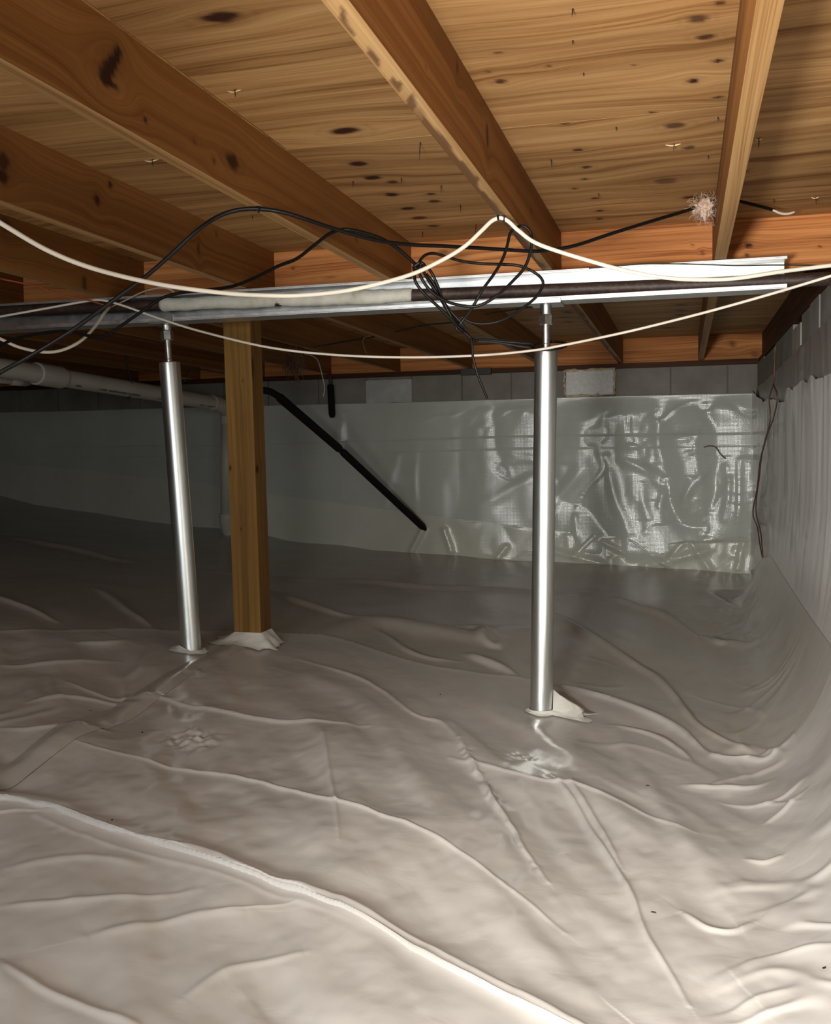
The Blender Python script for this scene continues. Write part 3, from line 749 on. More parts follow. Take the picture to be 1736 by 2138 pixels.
# clear tape along the seam
tp = wpoly(T1, 120); tn = np.gradient(tp, axis=0); tn /= np.linalg.norm(tn, axis=1)[:, None]; tn = np.stack([-tn[:, 1], tn[:, 0]], 1)
tv = []
for p, n_ in zip(tp, tn):
    for k in np.linspace(-1, 1, 7):
        q = p + n_ * 0.048 * k * (1 + 0.06 * math.sin(p[0] * 31))
        tv.append((q[0], q[1], fz(q[0], q[1]) + 0.003))
me = np_mesh('seam_tape', np.array(tv), grid_idx(120, 7))
if me.polygons[10].normal.z < 0: me.flip_normals()
link('seam_tape', me, MAT['tape'], floor, True)['label'] = 'clear tape over the seam'

# ================================================================ BACK WALL
wall_back = empty('wall_back', (-3, BACK, 0), kind='structure')
box_obj('wall_core', -8.0, 0.75, BACK + 0.012, BACK + 0.19, -1.7, 0.611, MAT['mortar'], wall_back)
joints = [0.545, 0.323, -0.105, -0.534, -0.932, -1.368, -1.779, -2.209, -2.608, -3.038, -3.501, -3.92, -4.33, -4.75, -5.17, -5.586, -6.0, -6.42, -6.84]
for a, b in zip(joints[1:], joints[:-1]):
    if abs(a + 0.932) < .01: continue                  # the polystyrene sits here
    pr = rng.uniform(-.004, .004)
    box_obj('block', a + .004, b - .004, BACK + pr, BACK + 0.03, 0.36, 0.609, MAT['block'], wall_back, 0.004)
    box_obj('block', a + .19, b + .19, BACK + 0.002 + pr, BACK + 0.03, 0.16, 0.352, MAT['block'], wall_back, 0.004)

def wall_sheet(name, zlo, zhi, x0, x1, nx, nz, yoff, mat, amp, seed, lab):
    xs = np.linspace(x0, x1, nx); zt = np.linspace(0, 1, nz)
    XX, TT = np.meshgrid(xs, zt, indexing='ij')
    lo = zlo(XX); hi = zhi(XX); ZZ = lo + (hi - lo) * TT
    rightness = sstep(-2.4, -0.2, XX) * 0.9 + 0.1
    wob = fbm(XX * 2.4 + seed, ZZ * 0.9, seed, 2) * 0.030 + fbm(XX * 5 + seed, ZZ * 2.2, seed + 40, 2) * .008
    q = np.abs(fbm(XX * 2.2 + .5 * vnoise(XX * 1.5, ZZ * 1.5, seed + 9), ZZ * 1.7, seed + 3, 3))
    fold = np.exp(-(q / .09) ** 2) * .007
    edge = sstep(0, .12, TT) * sstep(0, .10, 1 - TT)
    D_ = (wob + fold) * rightness * edge * amp
    YY = BACK - yoff - np.abs(D_)
    return XX, YY, ZZ
def build_wall_sheet(name, XX, YY, ZZ, mat, lab):
    me = np_mesh(name, np.stack([XX, YY, ZZ], -1).reshape(-1, 3), grid_idx(*XX.shape))
    o = link(name, me, mat, wall_back, True)
    if me.polygons[5].normal.y > 0: me.flip_normals()
    o['label'] = lab; return o
skirt_top = lambda x: np.interp(x, [-8, -6.2, -4.2, -3.6, -2.6, -1.2, -.2, .5], [.05, -.06, -.26, -.36, -.48, -.66, -.76, -.74]) + .012 * vnoise(x * 2.1, x * 0, 70)
gb = lambda x: np.interp(x, _bx, _bz)
XX, YY, ZZ = wall_sheet('liner_sheet', lambda x: gb(x) - .03, lambda x: .388 + .006 * vnoise(x * 1.3, x * 0, 71) + np.interp(x, [-6.2, -3, .5], [.016, .002, 0]), -8.0, 0.53, 420, 150, .016, None, 1.6, 81, '')
# stretched folds: a diagonal pleat fan and rumples near the right end, a horizontal lap band
lapz = .03 + .02 * vnoise(XX * .8, XX * 0, 77)
YY -= .006 * sstep(-.055, -.045, ZZ - lapz) * sstep(.055, .045, ZZ - lapz)
for (u0, v0, u1, v1, hh, sg) in [(1265, 955, 1310, 1110, .03, .035), (1240, 960, 1120, 1090, .022, .05), (1180, 955, 1000, 1060, .018, .05), (1300, 960, 1390, 1000, .03, .035), (1390, 1000, 1380, 1085, .03, .03), (1300, 940, 1360, 915, .02, .03), (1440, 1000, 1430, 1060, .03, .03), (1490, 960, 1430, 1040, .028, .028), (1520, 975, 1515, 1085, .025, .022), (1550, 960, 1535, 1120, .03, .02), (1480, 1090, 1520, 1000, .02, .02), (1340, 1010, 1355, 1080, .02, .025), (870, 940, 866, 1070, .012, .03), (825, 960, 800, 1080, .012, .04), (1370, 925, 1480, 905, .02, .04), (1200, 905, 1110, 918, .008, .03), (1200, 880, 1330, 865, .008, .03), (715, 870, 705, 940, .03, .05)]:
    a = on_y(u0, v0, BACK); b = on_y(u1, v1, BACK)
    dx, dz = b[0] - a[0], b[2] - a[2]
    t = np.clip(((XX - a[0]) * dx + (ZZ - a[2]) * dz) / (dx * dx + dz * dz), 0, 1)
    wv = .03 * np.sin(t * 5 + u0)
    dist = np.hypot(XX - a[0] - t * dx - wv * .4, ZZ - a[2] - t * dz)
    YY -= .6 * hh * np.exp(-(dist / sg) ** 2) * np.sin(np.pi * np.clip(t, .12, .88)) ** .7
cr = np.abs(fbm(XX * 6 + 2 * vnoise(XX * 3, ZZ * 3, 7), ZZ * 5, 83, 3))
YY -= .005 * np.exp(-(cr / .10) ** 2) * sstep(-.9, .1, XX) * sstep(.15, -.2, ZZ) * sstep(-1.0, -.9, ZZ)
build_wall_sheet('liner_sheet', XX, YY, ZZ, MAT['wall_liner'], 'upper wall liner sheet')
XX, YY, ZZ = wall_sheet('liner_skirt', lambda x: gb(x) - .03, skirt_top, -8.0, 0.50, 420, 70, .034, None, 1.5, 91, '')
for (u0, v0, u1, v1, hh, sg) in [(885, 1105, 862, 1150, .03, .02), (930, 1105, 945, 1150, .03, .022), (1440, 1125, 1480, 1185, .03, .025), (1310, 1120, 1395, 1180, .03, .02), (1250, 1110, 1200, 1160, .025, .03), (1560, 1100, 1540, 1185, .03, .022), (1350, 1180, 1470, 1150, .03, .035), (1160, 1150, 1260, 1175, .02, .03), (1430, 1130, 1400, 1160, .02, .02), (1060, 1140, 1040, 1165, .02, .02), (1260, 1130, 1300, 1150, .02, .02)]:
    a = on_y(u0, v0, BACK); b = on_y(u1, v1, BACK); dx, dz = b[0] - a[0], b[2] - a[2]
    t = np.clip(((XX - a[0]) * dx + (ZZ - a[2]) * dz) / (dx * dx + dz * dz), 0, 1)
    dist = np.hypot(XX - a[0] - t * dx, ZZ - a[2] - t * dz)
    YY -= hh * np.exp(-(dist / sg) ** 2)
build_wall_sheet('liner_skirt', XX, YY, ZZ, MAT['wall_skirt'], 'floor sheet turned up the wall foot')

# ================================================================ RIGHT WALL
wall_right = empty('wall_right', (WALLX, 4, 0), kind='structure')
box_obj('wall_core', WALLX + 0.03, WALLX + 0.19, -1.9, 8.5, -1.7, 0.60, MAT['mortar'], wall_right)
ry = [8.30, 7.72, 6.80, 5.71, 5.32, 4.91, 4.59, 4.18, 3.78, 3.37, 2.96, 2.55, 2.14, 1.73, 1.32, .91, .5, .1, -.3, -.7, -1.1, -1.5, -1.9]
for k, (b, a) in enumerate(zip(ry[:-1], ry[1:])):
    pr = [0.0, -.002, .004, 0.0, .006, -.002, .003][k % 7]
    top = 0.618
    mt = MAT['block_pale'] if k == 3 else MAT['block']
    if k == 3: top = 0.585
    if k == 1: top = 0.600
    box_obj('block', WALLX + pr, WALLX + .05, a + .004, b - .004, 0.20, top, mt, wall_right, 0.004)
    box_obj('block', WALLX + pr + .002, WALLX + .05, a + .19, min(b + .19, 8.3), 0.0, 0.192, MAT['block'], wall_right, 0.004)

def side_sheet(z0, z1, xoff, mat, seed, amp, lab, rag=False, ny=700, nz=150):
    st = np.linspace(1 / 1.0, 1 / 8.285, ny); ys = 1 / st; zt = np.linspace(0, 1, nz)
    YY, TT = np.meshgrid(ys, zt, indexing='ij')
    lo = z0(YY); hi = z1(YY)
    if rag: hi = hi + sstep(8.0, 7.2, YY) * .030 * fbm(YY * 2.2, YY * 0, seed + 30, 4, .55) + .010 * sstep(-.15, .15, vnoise(YY * 3.5, YY * 0, seed + 31))
    ZZ = lo + (hi - lo) * TT
    base = WALLX - xoff
    XX = side_x(YY, ZZ, xoff)
    w = YY * 1.0 + .18 * vnoise(YY * 2, ZZ * 1.2, seed)
    fold = fbm(w * 3.6, ZZ * .45, seed + 2, 4, .6) * .018 + np.exp(-(np.abs(fbm(w * 3.4, ZZ * .3, seed + 5, 2)) / .09) ** 2) * .014
    fold = fold * (0.14 + 0.75 * sstep(3.0, 5.5, YY))
    XX = XX - np.abs(fold) * amp * sstep(0, .22, TT)
    me = np_mesh('liner_sheet', np.stack([XX, YY, ZZ], -1).reshape(-1, 3), grid_idx(ny, nz))
    o = link('liner_sheet', me, mat, wall_right, True)
    if me.polygons[5].normal.x > 0: me.flip_normals()
    o['label'] = lab
    return o
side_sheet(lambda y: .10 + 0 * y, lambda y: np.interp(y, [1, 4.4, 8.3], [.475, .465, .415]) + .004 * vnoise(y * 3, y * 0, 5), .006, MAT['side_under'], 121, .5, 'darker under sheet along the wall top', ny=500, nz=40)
side_sheet(lambda y: ground(0.36 + 0.135 * sstep(5.5, 8.3, y) - fil(y), y) + turn(y), lambda y: np.interp(y, [1, 4.2, 5.2, 7.0, 7.9, 8.3], [.30, .27, .25, .26, .34, .40]), .020, MAT['side_liner'], 131, 1.0, 'pale wall sheet hanging in folds with a ragged top edge', rag=True)

# ================================================================ walls out of frame
box_obj('wall_left', -8.2, -8.0, -1.9, 8.5, -1.7, DECK + .02, MAT['block'])['kind'] = 'structure'
box_obj('wall_front', -8.2, 0.75, -2.1, -1.9, -1.7, DECK + .02, MAT['block'])['kind'] = 'structure'

# ================================================================ STEEL BEAM (C channel, open to the viewer)
beam = empty('steel_beam', (-1.6, 3.86, 0.53), 'long galvanised steel channel beam under the joists, carried by two steel posts', 'beam')
BX0, BX1 = -3.9, 0.346
def bslab(name, y0, y1, z0, z1, x0=BX0, x1=BX1):
    return box_obj(name, x0, x1, y0, y1, z0, z1, MAT['galv'], beam, 0.0008)
ZT, ZB = 0.6475, 0.536
bslab('web', 3.912, 3.916, ZB, ZT)
bslab('top_flange', 3.800, 3.912, ZT - .004, ZT)
bslab('bottom_flange', 3.800, 3.912, ZB, ZB + .004)
bslab('flange_lip', 3.800, 3.804, ZB + .004, ZB + .016)
bslab('flange_lip', 3.800, 3.8025, ZT - .010, ZT - .004)

# iron pipe lying along the channel
pp = [(-4.2, 3.835, .640), (-2.852, 3.835, .623), (-2.0, 3.835, .608), (-1.0, 3.835, .590), (0.0, 3.84, .572), (WALLX + .02, 3.845, .566)]
def pipe_pt(x): return np.array([x, np.interp(x, [p[0] for p in pp], [p[1] for p in pp]), np.interp(x, [p[0] for p in pp], [p[2] for p in pp])])
pipe = empty('iron_pipe', tuple(pipe_pt(-1.5)), 'dark rusty iron pipe lying along the steel beam, partly wrapped in white', 'pipe')
tube_obj('pipe_run', [pipe_pt(x) for x in np.linspace(-4.2, WALLX - .004, 60)], 0.0235, MAT['iron'], pipe, 16)
xs_ = np.linspace(-2.08, -1.01, 90)
rad_ = 0.0285 + 0.003 * vnoise(xs_ * 9, xs_ * 0, 4) + 0.002 * vnoise(xs_ * 30, xs_ * 0, 6); rad_[0] = .024; rad_[-1] = .0245; rad_[-10:] = .0262; rad_[-1] = .024
tube_obj('pipe_wrap', [pipe_pt(x) + np.array([0, 0, .0015 * math.sin(x * 23)]) for x in xs_], rad_, MAT['wrap'], pipe, 20)['label'] = 'white lumpy pipe wrap'

# ================================================================ ADJUSTABLE STEEL POSTS
def lathe(name, base, top, prof, mat, parent, sides=32):
    """prof: list of (t along base-top, radius)"""
    base = np.array(base); top = np.array(top); ax = top - base; L = np.linalg.norm(ax); ax /= L
    rx = np.cross(ax, [0, 1., 0]); rx /= np.linalg.norm(rx); rz = np.cross(rx, ax)
    V = []; F = []
    for t, r in prof:
        for k in range(sides):
            a = 2 * math.pi * (k + .5) / sides
            V.append(base + ax * L * t + r * (math.cos(a) * rx + math.sin(a) * rz))
    n = len(prof)
    for i in range(n - 1):
        for k in range(sides):
            k2 = (k + 1) % sides; F.append((i * sides + k, i * sides + k2, (i + 1) * sides + k2, (i + 1) * sides + k))
    F.append(tuple(range(sides - 1, -1, -1))); F.append(tuple((n - 1) * sides + k for k in range(sides)))
    o = link(name, py_mesh(name, V, F), mat, parent)
    bm = bmesh.new(); bm.from_mesh(o.data); bmesh.ops.recalc_face_normals(bm, faces=bm.faces); bm.to_mesh(o.data); bm.free()
    return shade_auto(o, .5)

def post(label, bu, bv, tu, tv, levels, cu, name='steel_post'):
    """levels: dict of image heights; everything stands in the plane of the beam at y = PY"""
    PY = 3.858
    b0 = on_y(bu, bv, PY); t0 = on_y(tu, tv, PY); c0 = on_y(cu[0], cu[1], PY)
    root = empty(name, tuple(b0), label, 'post', 'galvanised posts under the steel beam')
    ax = (t0 - b0) / np.linalg.norm(t0 - b0)
    b1 = b0 - ax * 0.03
    lathe('tube', b1, t0, [(0, .043), (.97, .043), (.985, .0432), (.998, .0428), (1.0, .041)], MAT['galv_tube'], root, 40)
    P = lambda f: t0 + (c0 - t0) * f
    return root, P, t0, c0
# right post
rootR, PR, t0, c0 = post('upright galvanised steel post with a black cable ring round its head', 1131, 1482, 1140.5, 730, None, (1140.5, 630))
hR = c0[2] - t0[2]
lathe('threaded_rod', t0 - np.array([0, 0, .02]), PR(.62), [(0, .0165), (.30, .0165)] + [(.30 + .7 * k / 16, .0165 - .0012 * (k % 2)) for k in range(17)], MAT['zinc'], rootR, 24)
lathe('lock_nut', PR(.52), PR(.72), [(0, .026), (.05, .0275), (.95, .0275), (1, .026)], MAT['zinc'], rootR, 6)
lathe('sleeve', PR(.72), PR(1.0), [(0, .0195), (.08, .0215), (1, .0215)], MAT['zinc'], rootR, 24)
sx0, sx1 = on_y(1106, 630, 3.80)[0], on_y(1172, 625, 3.80)[0]
box_obj('saddle_plate', sx0, sx1, 3.792, 3.92, ZB - .0085, ZB - .0005, MAT['zinc'], rootR, .001)
box_obj('saddle_lip', sx0, sx1, 3.7905, 3.7985, ZB - .0085, ZB + .010, MAT['zinc'], rootR, .001)
# left post
rootL, PL_, t0, c0 = post('leaning galvanised steel post left of the wooden post', 399.5, 1357, 354, 757, None, (346, 668))
lathe('threaded_rod', t0 - np.array([0, 0, .02]), PL_(.6), [(0, .0145), (.25, .0145)] + [(.25 + .75 * k / 18, .0145 - .0012 * (k % 2)) for k in range(19)], MAT['zinc'], rootL, 24)
lathe('lock_nut', PL_(.52), PL_(.74), [(0, .024), (.06, .026), (.94, .026), (1, .024)], MAT['zinc'], rootL, 6)
lathe('sleeve', PL_(.74), PL_(1.0), [(0, .0165), (.1, .019), (1, .019)], MAT['zinc'], rootL, 24)
sx0, sx1 = on_y(312, 668, 3.80)[0], on_y(364, 665, 3.80)[0]
box_obj('saddle_plate', sx0, sx1, 3.792, 3.92, ZB - .0085, ZB - .0005, MAT['zinc'], rootL, .001)
box_obj('saddle_lip', sx1 - .005, sx1, 3.7905, 3.7985, ZB - .0085, ZB + .022, MAT['zinc'], rootL, .001)

# ================================================================ WOODEN POST
wp = on_y(490, 1325, 4.10); wq = on_y(545.5, 1331, 4.10); wt = on_y(465, 672, 4.10)
gz = min(fz(-1.86, 4.12), -.80)
PWD = [(lambda c: (c[2], c[0], .014, .006, 1))(on_y(484, 978, 4.1)), (lambda c: (c[2], c[0], .006, .004, .9))(on_y(506, 1105, 4.1)), (lambda c: (c[2], c[0], .008, .005, .7))(on_y(511, 795, 4.1)), (lambda c: (c[2], c[0], .004, .003, 1))(on_y(475, 895, 4.1))]
PSD = [(lambda c: (c[2], c[1], .02, .018, 1))(on_x(541, 980, wq[0] + .002)), (lambda c: (c[2], c[1], .06, .02, .75))(on_x(533, 770, wq[0] + .002))]
wood = board('wooden_post', wp[0], wq[0], 4.0995, 4.215, wp[2] - .02, JB - .0003, 'z', MAT['treated'], None, {'y0': PWD, 'x1': PSD}, step=.008)
tag(wood, 'square brown treated wooden post behind the leaning steel post', 'post')
wood.data.transform(Matrix(((1, 0, -0.009, -0.009 * .8), (0, 1, 0, 0), (0, 0, 1, 0), (0, 0, 0, 1))))
# white film flared round its foot, and torn film at the steel posts
def collar(pts_inner, z_in, rad, dz, seed, label, stretch=None):
    """irregular skirt of film round a foot: inner ring on the post, outer ring on the liner"""
    n = len(pts_inner); rings = 7; V = []; F = []
    cen = np.mean(pts_inner, axis=0)
    for r in range(rings):
        f = r / (rings - 1)
        for k, p in enumerate(pts_inner):
            dirv = p - cen; dl = np.linalg.norm(dirv) + 1e-9; dirv = dirv / dl
            a = math.atan2(dirv[1], dirv[0])
            ext = rad(a) * f * (1 + .35 * vnoise(k * .7 + seed, f * 2, seed))
            q = p + dirv * (ext + 0.002)
            zl = fz(q[0], q[1]) + .004
            zz = zl + (max(z_in(a) - zl, 0)) * (1 - f) ** 1.6 + .006 * vnoise(k * 1.3, f * 4, seed + 1) * (1 - abs(2 * f - 1))
            V.append((q[0], q[1], zz))
    for r in range(rings - 1):
        for k in range(n):
            k2 = (k + 1) % n; F.append((r * n + k, r * n + k2, (r + 1) * n + k2, (r + 1) * n + k))
    o = link('liner_collar', py_mesh('liner_collar', V, F), MAT['collar'], floor, True)
    o['label'] = label
    return o
x0, x1 = wp[0], wq[0]
per = []
for a, b in [((x0, 4.0995), (x1, 4.0995)), ((x1, 4.0995), (x1, 4.215)), ((x1, 4.215), (x0, 4.215)), ((x0, 4.215), (x0, 4.0995))]:
    for t in np.linspace(0, 1, 10)[:-1]: per.append(np.array(a) * (1 - t) + np.array(b) * t)
def wz_in(a): return wp[2] + .012
collar(np.array(per), wz_in, lambda a: .10 if math.sin(a) < 0 else .06, 0, 5, 'white film flared round the wooden post foot')
def ring(c, r, n=28): return np.array([[c[0] + r * math.cos(2 * math.pi * k / n), c[1] + r * math.sin(2 * math.pi * k / n)] for k in range(n)])
bR = rootR.location; bL = rootL.location
collar(ring(bR, .0445), lambda a: bR.z + .006 + (.075 if abs(a - .25) < .45 else .0), lambda a: .16 if abs(a + .15) < .5 else .016, 0, 9, 'torn white film flap at the right steel post foot')
collar(ring(bL, .0445), lambda a: bL.z + .004 + .022 * max(0, math.cos(a - 3.6)), lambda a: .028 + .03 * max(0, math.cos(a - 3.4)), 0, 14, 'crinkled film at the left steel post foot')

# ================================================================ CABLES
def px_path(P, n=None):
    """(u, v, distance y) -> smooth 3-D path"""
    A = np.array([on_y(u, v, y) for u, v, y in P]); return spline(A, n or 12 * len(P))
def cable(name, P, rad, mat, label, cat='cable', parent=None, group=None, sides=8, n=None):
    o = tube_obj(name, px_path(P, n), rad, mat, parent, sides)
    if label: tag(o, label, cat, group)
    return o
# thick white cable slung from the joists
JST = on_z(1046, 453, JB)[1]
wc = empty('white_cable', tuple(on_y(1046, 455, JST)), 'thick white cable sagging in two loops from a staple under the striped joist', 'cable')
tube_obj('cable_run', px_path([(-400, 228, 1.90), (-200, 335, 1.94), (-60, 430, 1.98), (0, 465, 2.0), (100, 523, 2.1), (200, 562, 2.2), (330, 593, 2.34), (460, 611, 2.46), (560, 617, 2.54), (640, 616, 2.6), (740, 604, 2.68), (850, 576, 2.76), (920, 545, 2.81), (970, 515, 2.84), (1005, 483, 2.86), (1028, 461, 2.875), (1046, 455, 2.88), (1062, 462, 2.885), (1085, 483, 2.89), (1130, 512, 2.90), (1250, 550, 2.94), (1330, 570, 2.97), (1400, 581, 3.0), (1470, 584, 3.03), (1540, 581, 3.06), (1640, 566, 3.1), (1736, 554, 3.15), (1800, 545, 3.2)], 260), 0.0058, MAT['white_cable'], wc, 10)
st = px_path([(1041, 459, 2.872), (1040, 449, 2.874), (1047, 446, 2.876), (1053, 450, 2.878), (1053, 462, 2.880)], 24)
tube_obj('staple', st, 0.0032, MAT['black_rubber'], wc, 6)['label'] = 'black cable staple'
cable('white_cable', [(-700, 745, 2.9), (-400, 716, 3.15), (-150, 687, 3.38), (0, 661, 3.5), (90, 645, 3.55), (180, 629, 3.6), (215, 627, 3.62), (260, 639, 3.63), (330, 664, 3.65), (420, 692, 3.66), (560, 725, 3.67), (700, 741, 3.68), (850, 746, 3.69), (1000, 742, 3.69), (1110, 732, 3.69), (1180, 720, 3.68), (1300, 695, 3.62), (1400, 671, 3.57), (1500, 645, 3.5), (1620, 611, 3.42), (1736, 576, 3.35), (1810, 553, 3.3)], 0.0046, MAT['white_cable'], 'thin white cable hanging low across both steel posts', n=220)
cable('white_cable', [(-600, 560, 2.8), (-350, 575, 3.0), (-150, 635, 3.12), (-60, 680, 3.2), (0, 707, 3.25), (40, 725, 3.3), (90, 735, 3.35), (130, 731, 3.4), (170, 711, 3.47), (200, 680, 3.60), (216, 656, 3.68), (223, 648, 3.74), (228, 642, 3.775)], 0.0060, MAT['white_cable'], 'short white cable drooping below the left end of the beam', n=90)
# black cables
JS2 = on_z(537, 434, JB)[1]
bc = empty('black_cable', tuple(on_y(537, 436, JS2)), 'long black cable stapled under the big-knotted joist and climbing to the pale joist', 'cable')
tube_obj('cable_run', px_path([(-700, 960, 1.9), (-450, 955, 2.05), (-200, 895, 2.22), (-50, 810, 2.3), (0, 778, 2.32), (60, 745, 2.35), (150, 690, 2.38), (230, 632, 2.42), (300, 581, 2.45), (360, 529, 2.48), (410, 483, 2.50), (450, 455, 2.53), (490, 440, 2.55), (537, 436, 2.56), (590, 443, 2.58), (640, 458, 2.62), (700, 478, 2.7), (780, 500, 2.8), (850, 510, 2.9), (930, 514, 3.0), (1020, 519, 3.12), (1100, 524, 3.2), (1140, 523, 3.25), (1200, 513, 3.3), (1280, 487, 3.38), (1370, 459, 3.48), (1440, 438, 3.58), (1480, 424, 3.64), (1512, 416, 3.66), (1530, 417, 3.68), (1560, 424, 3.71), (1600, 434, 3.75), (1618, 439, 3.77)], 300), 0.0058, MAT['black_rubber'], bc, 10)
tube_obj('bare_end', px_path([(1610, 436, 3.76), (1622, 442, 3.77), (1633, 446, 3.78), (1648, 446, 3.79), (1661, 442, 3.8)], 30), [0.0042] * 26 + [.0040, .0036, .003, .002], MAT['white_cable'], bc, 8)['label'] = 'pale stripped cable end'
tube_obj('hole_grommet', px_path([(1507, 413, 3.655), (1514, 415.5, 3.66), (1520, 416.5, 3.672)], 8), [.006, .0085, .009, .009, .009, .009, .0085, .006], MAT['black_rubber'], bc, 10)
tube_obj('staple', px_path([(540, 444, 2.555), (542, 434, 2.557), (537, 429, 2.559), (533, 434, 2.56), (532, 441, 2.56)], 20), 0.003, MAT['black_rubber'], bc, 6)['label'] = 'black cable staple'
cable('black_cable', [(-600, 930, 2.8), (-300, 880, 2.95), (-120, 795, 3.05), (-20, 735, 3.1), (20, 712, 3.1), (69, 699, 3.1), (121, 692, 3.1), (150, 693, 3.1), (180, 700, 3.1), (207, 703, 3.1), (225, 699, 3.1), (259, 676, 3.1), (304, 645, 3.1), (339, 622, 3.1), (380, 611, 3.1), (430, 606, 3.1), (484, 598, 3.08), (530, 581, 3.05), (580, 556, 3.0), (620, 540, 2.97), (660, 509, 2.93), (690, 487, 2.90), (720, 479, 2.88), (760, 486, 2.9), (800, 500, 2.93), (830, 518, 2.97), (855, 540, 3.0), (872, 556, 3.02)], 0.0054, MAT['black_rubber'], 'black cable snaking up from the left beam end to the tangled coil', n=240)
coil = empty('cable_coil', tuple(on_y(873, 556, 3.05)), 'tangled coil of black cable hanging before the beam beside the upright post', 'cable')
def strand(P, rad=.0046, n=None, nm='cable_loop'):
    return tube_obj(nm, px_path(P, n), rad, MAT['black_rubber'], coil, 8)
strand([(873, 560, 3.04), (877, 545, 3.05), (888, 533, 3.06), (905, 529, 3.08), (930, 535, 3.1), (960, 544, 3.12), (1000, 550, 3.14), (1050, 552, 3.16), (1085, 555, 3.17), (1115, 568, 3.18), (1132, 583, 3.18), (1133, 598, 3.18), (1118, 622, 3.17), (1085, 648, 3.15), (1050, 668, 3.13), (1015, 676, 3.12), (985, 673, 3.11), (962, 660, 3.10)], n=150)
strand([(873, 560, 3.02), (866, 575, 3.02), (870, 592, 3.02), (888, 615, 3.03), (915, 640, 3.05), (940, 664, 3.07), (958, 684, 3.09), (970, 694, 3.1), (985, 707, 3.11)], n=80)
strand([(875, 562, 3.0), (880, 580, 3.0), (900, 608, 3.01), (930, 628, 3.03), (960, 637, 3.05), (990, 640, 3.06), (1015, 632, 3.06), (1045, 612, 3.05), (1072, 586, 3.03), (1095, 560, 3.01), (1107, 530, 2.99), (1111, 500, 2.97), (1106, 482, 2.96), (1093, 472, 2.955), (1078, 476, 2.96), (1066, 487, 2.97), (1059, 515, 3.0), (1048, 545, 3.03), (1030, 575, 3.06), (1008, 605, 3.08), (988, 640, 3.09), (970, 665, 3.1), (959, 680, 3.1)], n=200)
strand([(884, 566, 3.03), (898, 590, 3.05), (915, 615, 3.06), (930, 640, 3.08), (947, 664, 3.09), (960, 682, 3.1)], n=60)
strand([(876, 557, 3.02), (890, 557, 3.03), (902, 570, 3.04), (915, 598, 3.05), (927, 630, 3.07), (942, 660, 3.08), (958, 682, 3.09)], n=60)
strand([(890, 572, 3.05), (905, 590, 3.06), (920, 620, 3.07), (940, 648, 3.09), (962, 672, 3.1), (975, 690, 3.1)], n=60)
strand([(958, 680, 3.10), (968, 690, 3.11), (982, 704, 3.12), (986, 720, 3.13), (988, 745, 3.14), (997, 780, 3.15), (1008, 808, 3.16), (1018, 832, 3.17)], .0040, 80, 'cable_tail')
tie = [(877, 548, 3.0), (866, 556, 3.0), (866, 564, 3.01), (878, 566, 3.02), (888, 560, 3.02), (884, 551, 3.0), (877, 548, 3.0)]
strand(tie, .0052, 40, 'cable_tie')
tie2 = [(952, 676, 3.08), (955, 688, 3.08), (966, 694, 3.09), (970, 684, 3.1), (962, 675, 3.1), (952, 676, 3.08)]
tube_obj('cable_tie', px_path(tie2, 30), .0038, MAT['black_rubber'], coil, 6)
# black strap from the coil to a ring round the post head
ringc = on_y(1148, 722, 3.858); rr = .064
ps = [on_y(988, 709, 3.14), on_y(1010, 707, 3.25), on_y(1040, 711, 3.4), on_y(1075, 714, 3.6), on_y(1105, 717, 3.77)]
ra = [ringc + np.array([rr * math.cos(a), rr * .9 * math.sin(a),   .020 * math.sin(a)]) for a in np.linspace(math.pi * .95, -math.pi * 1.02, 26)]
pe = [on_y(1100, 724, 3.74), on_y(1070, 719, 3.58), on_y(1030, 713, 3.36), on_y(995, 711, 3.16)]
tube_obj('ring_strap', spline(np.array(ps + ra + pe), 170), .0052, MAT['black_rubber'], coil, 8)['label'] = 'black cable ring looped round the steel post head'
# thinner wires
cable('green_wire', [(1230, 560, 3.795), (1280, 556, 3.795), (1350, 551, 3.795), (1420, 551, 3.795), (1480, 552.5, 3.795), (1541, 554.5, 3.795), (1600, 553.5, 3.795), (1650, 553.5, 3.795), (1700, 554, 3.80), (1760, 555, 3.83)], .0022, MAT['green_wire'], 'thin dark green wire running along the right end of the beam', 'wire', n=90)
cable('loose_wire', [(226, 644, 3.79), (262, 627, 3.78), (290, 613, 3.77), (312, 605, 3.76), (335, 601, 3.76), (352, 603, 3.77), (364, 610, 3.78)], .0032, MAT['grey_wire'], 'thin grey wire arching over the left end of the beam', 'wire', n=50)
cable('red_wire', [(-500, 560, 3.0), (-200, 570, 3.2), (-20, 580, 3.3), (10, 584, 3.3), (52, 592, 3.35), (80, 598, 3.4), (114, 612, 3.45), (150, 621, 3.5), (185, 627, 3.56), (205, 633, 3.6), (235, 641, 3.65)], .0032, MAT['red_wire'], 'thin red wire at the left edge above the beam end', 'wire', n=70)
cable('dark_wire', [(640, 728, 6.2), (693, 718, 6.2), (750, 708, 6.1), (811, 697, 6.0), (880, 680, 5.9), (946, 673, 5.8), (1018, 656, 5.7), (1100, 642, 5.6), (1180, 630, 5.5)], .0045, MAT['green_wire'], 'thin dark wire strung under the far joists behind the coil', 'wire', n=70)
cable('loose_wire', [(u, v, on_z(640, 741, JB - .004)[1]) for u, v in [(636, 739), (646, 741), (656, 745), (664, 753), (671, 775), (677, 803), (678, 815), (675, 828)]], .0042, MAT['grey_wire'], 'short grey wire dangling right of the wooden post', 'wire', n=60)
cable('loose_wire', [(u, v, on_z(772, 703, JB - .004)[1]) for u, v in [(775, 702), (763, 704), (758, 713), (761, 726), (766, 739)]], .0036, MAT['tatter'], 'tiny brownish wire curling down from a far joist beside the coil', 'wire', n=40)
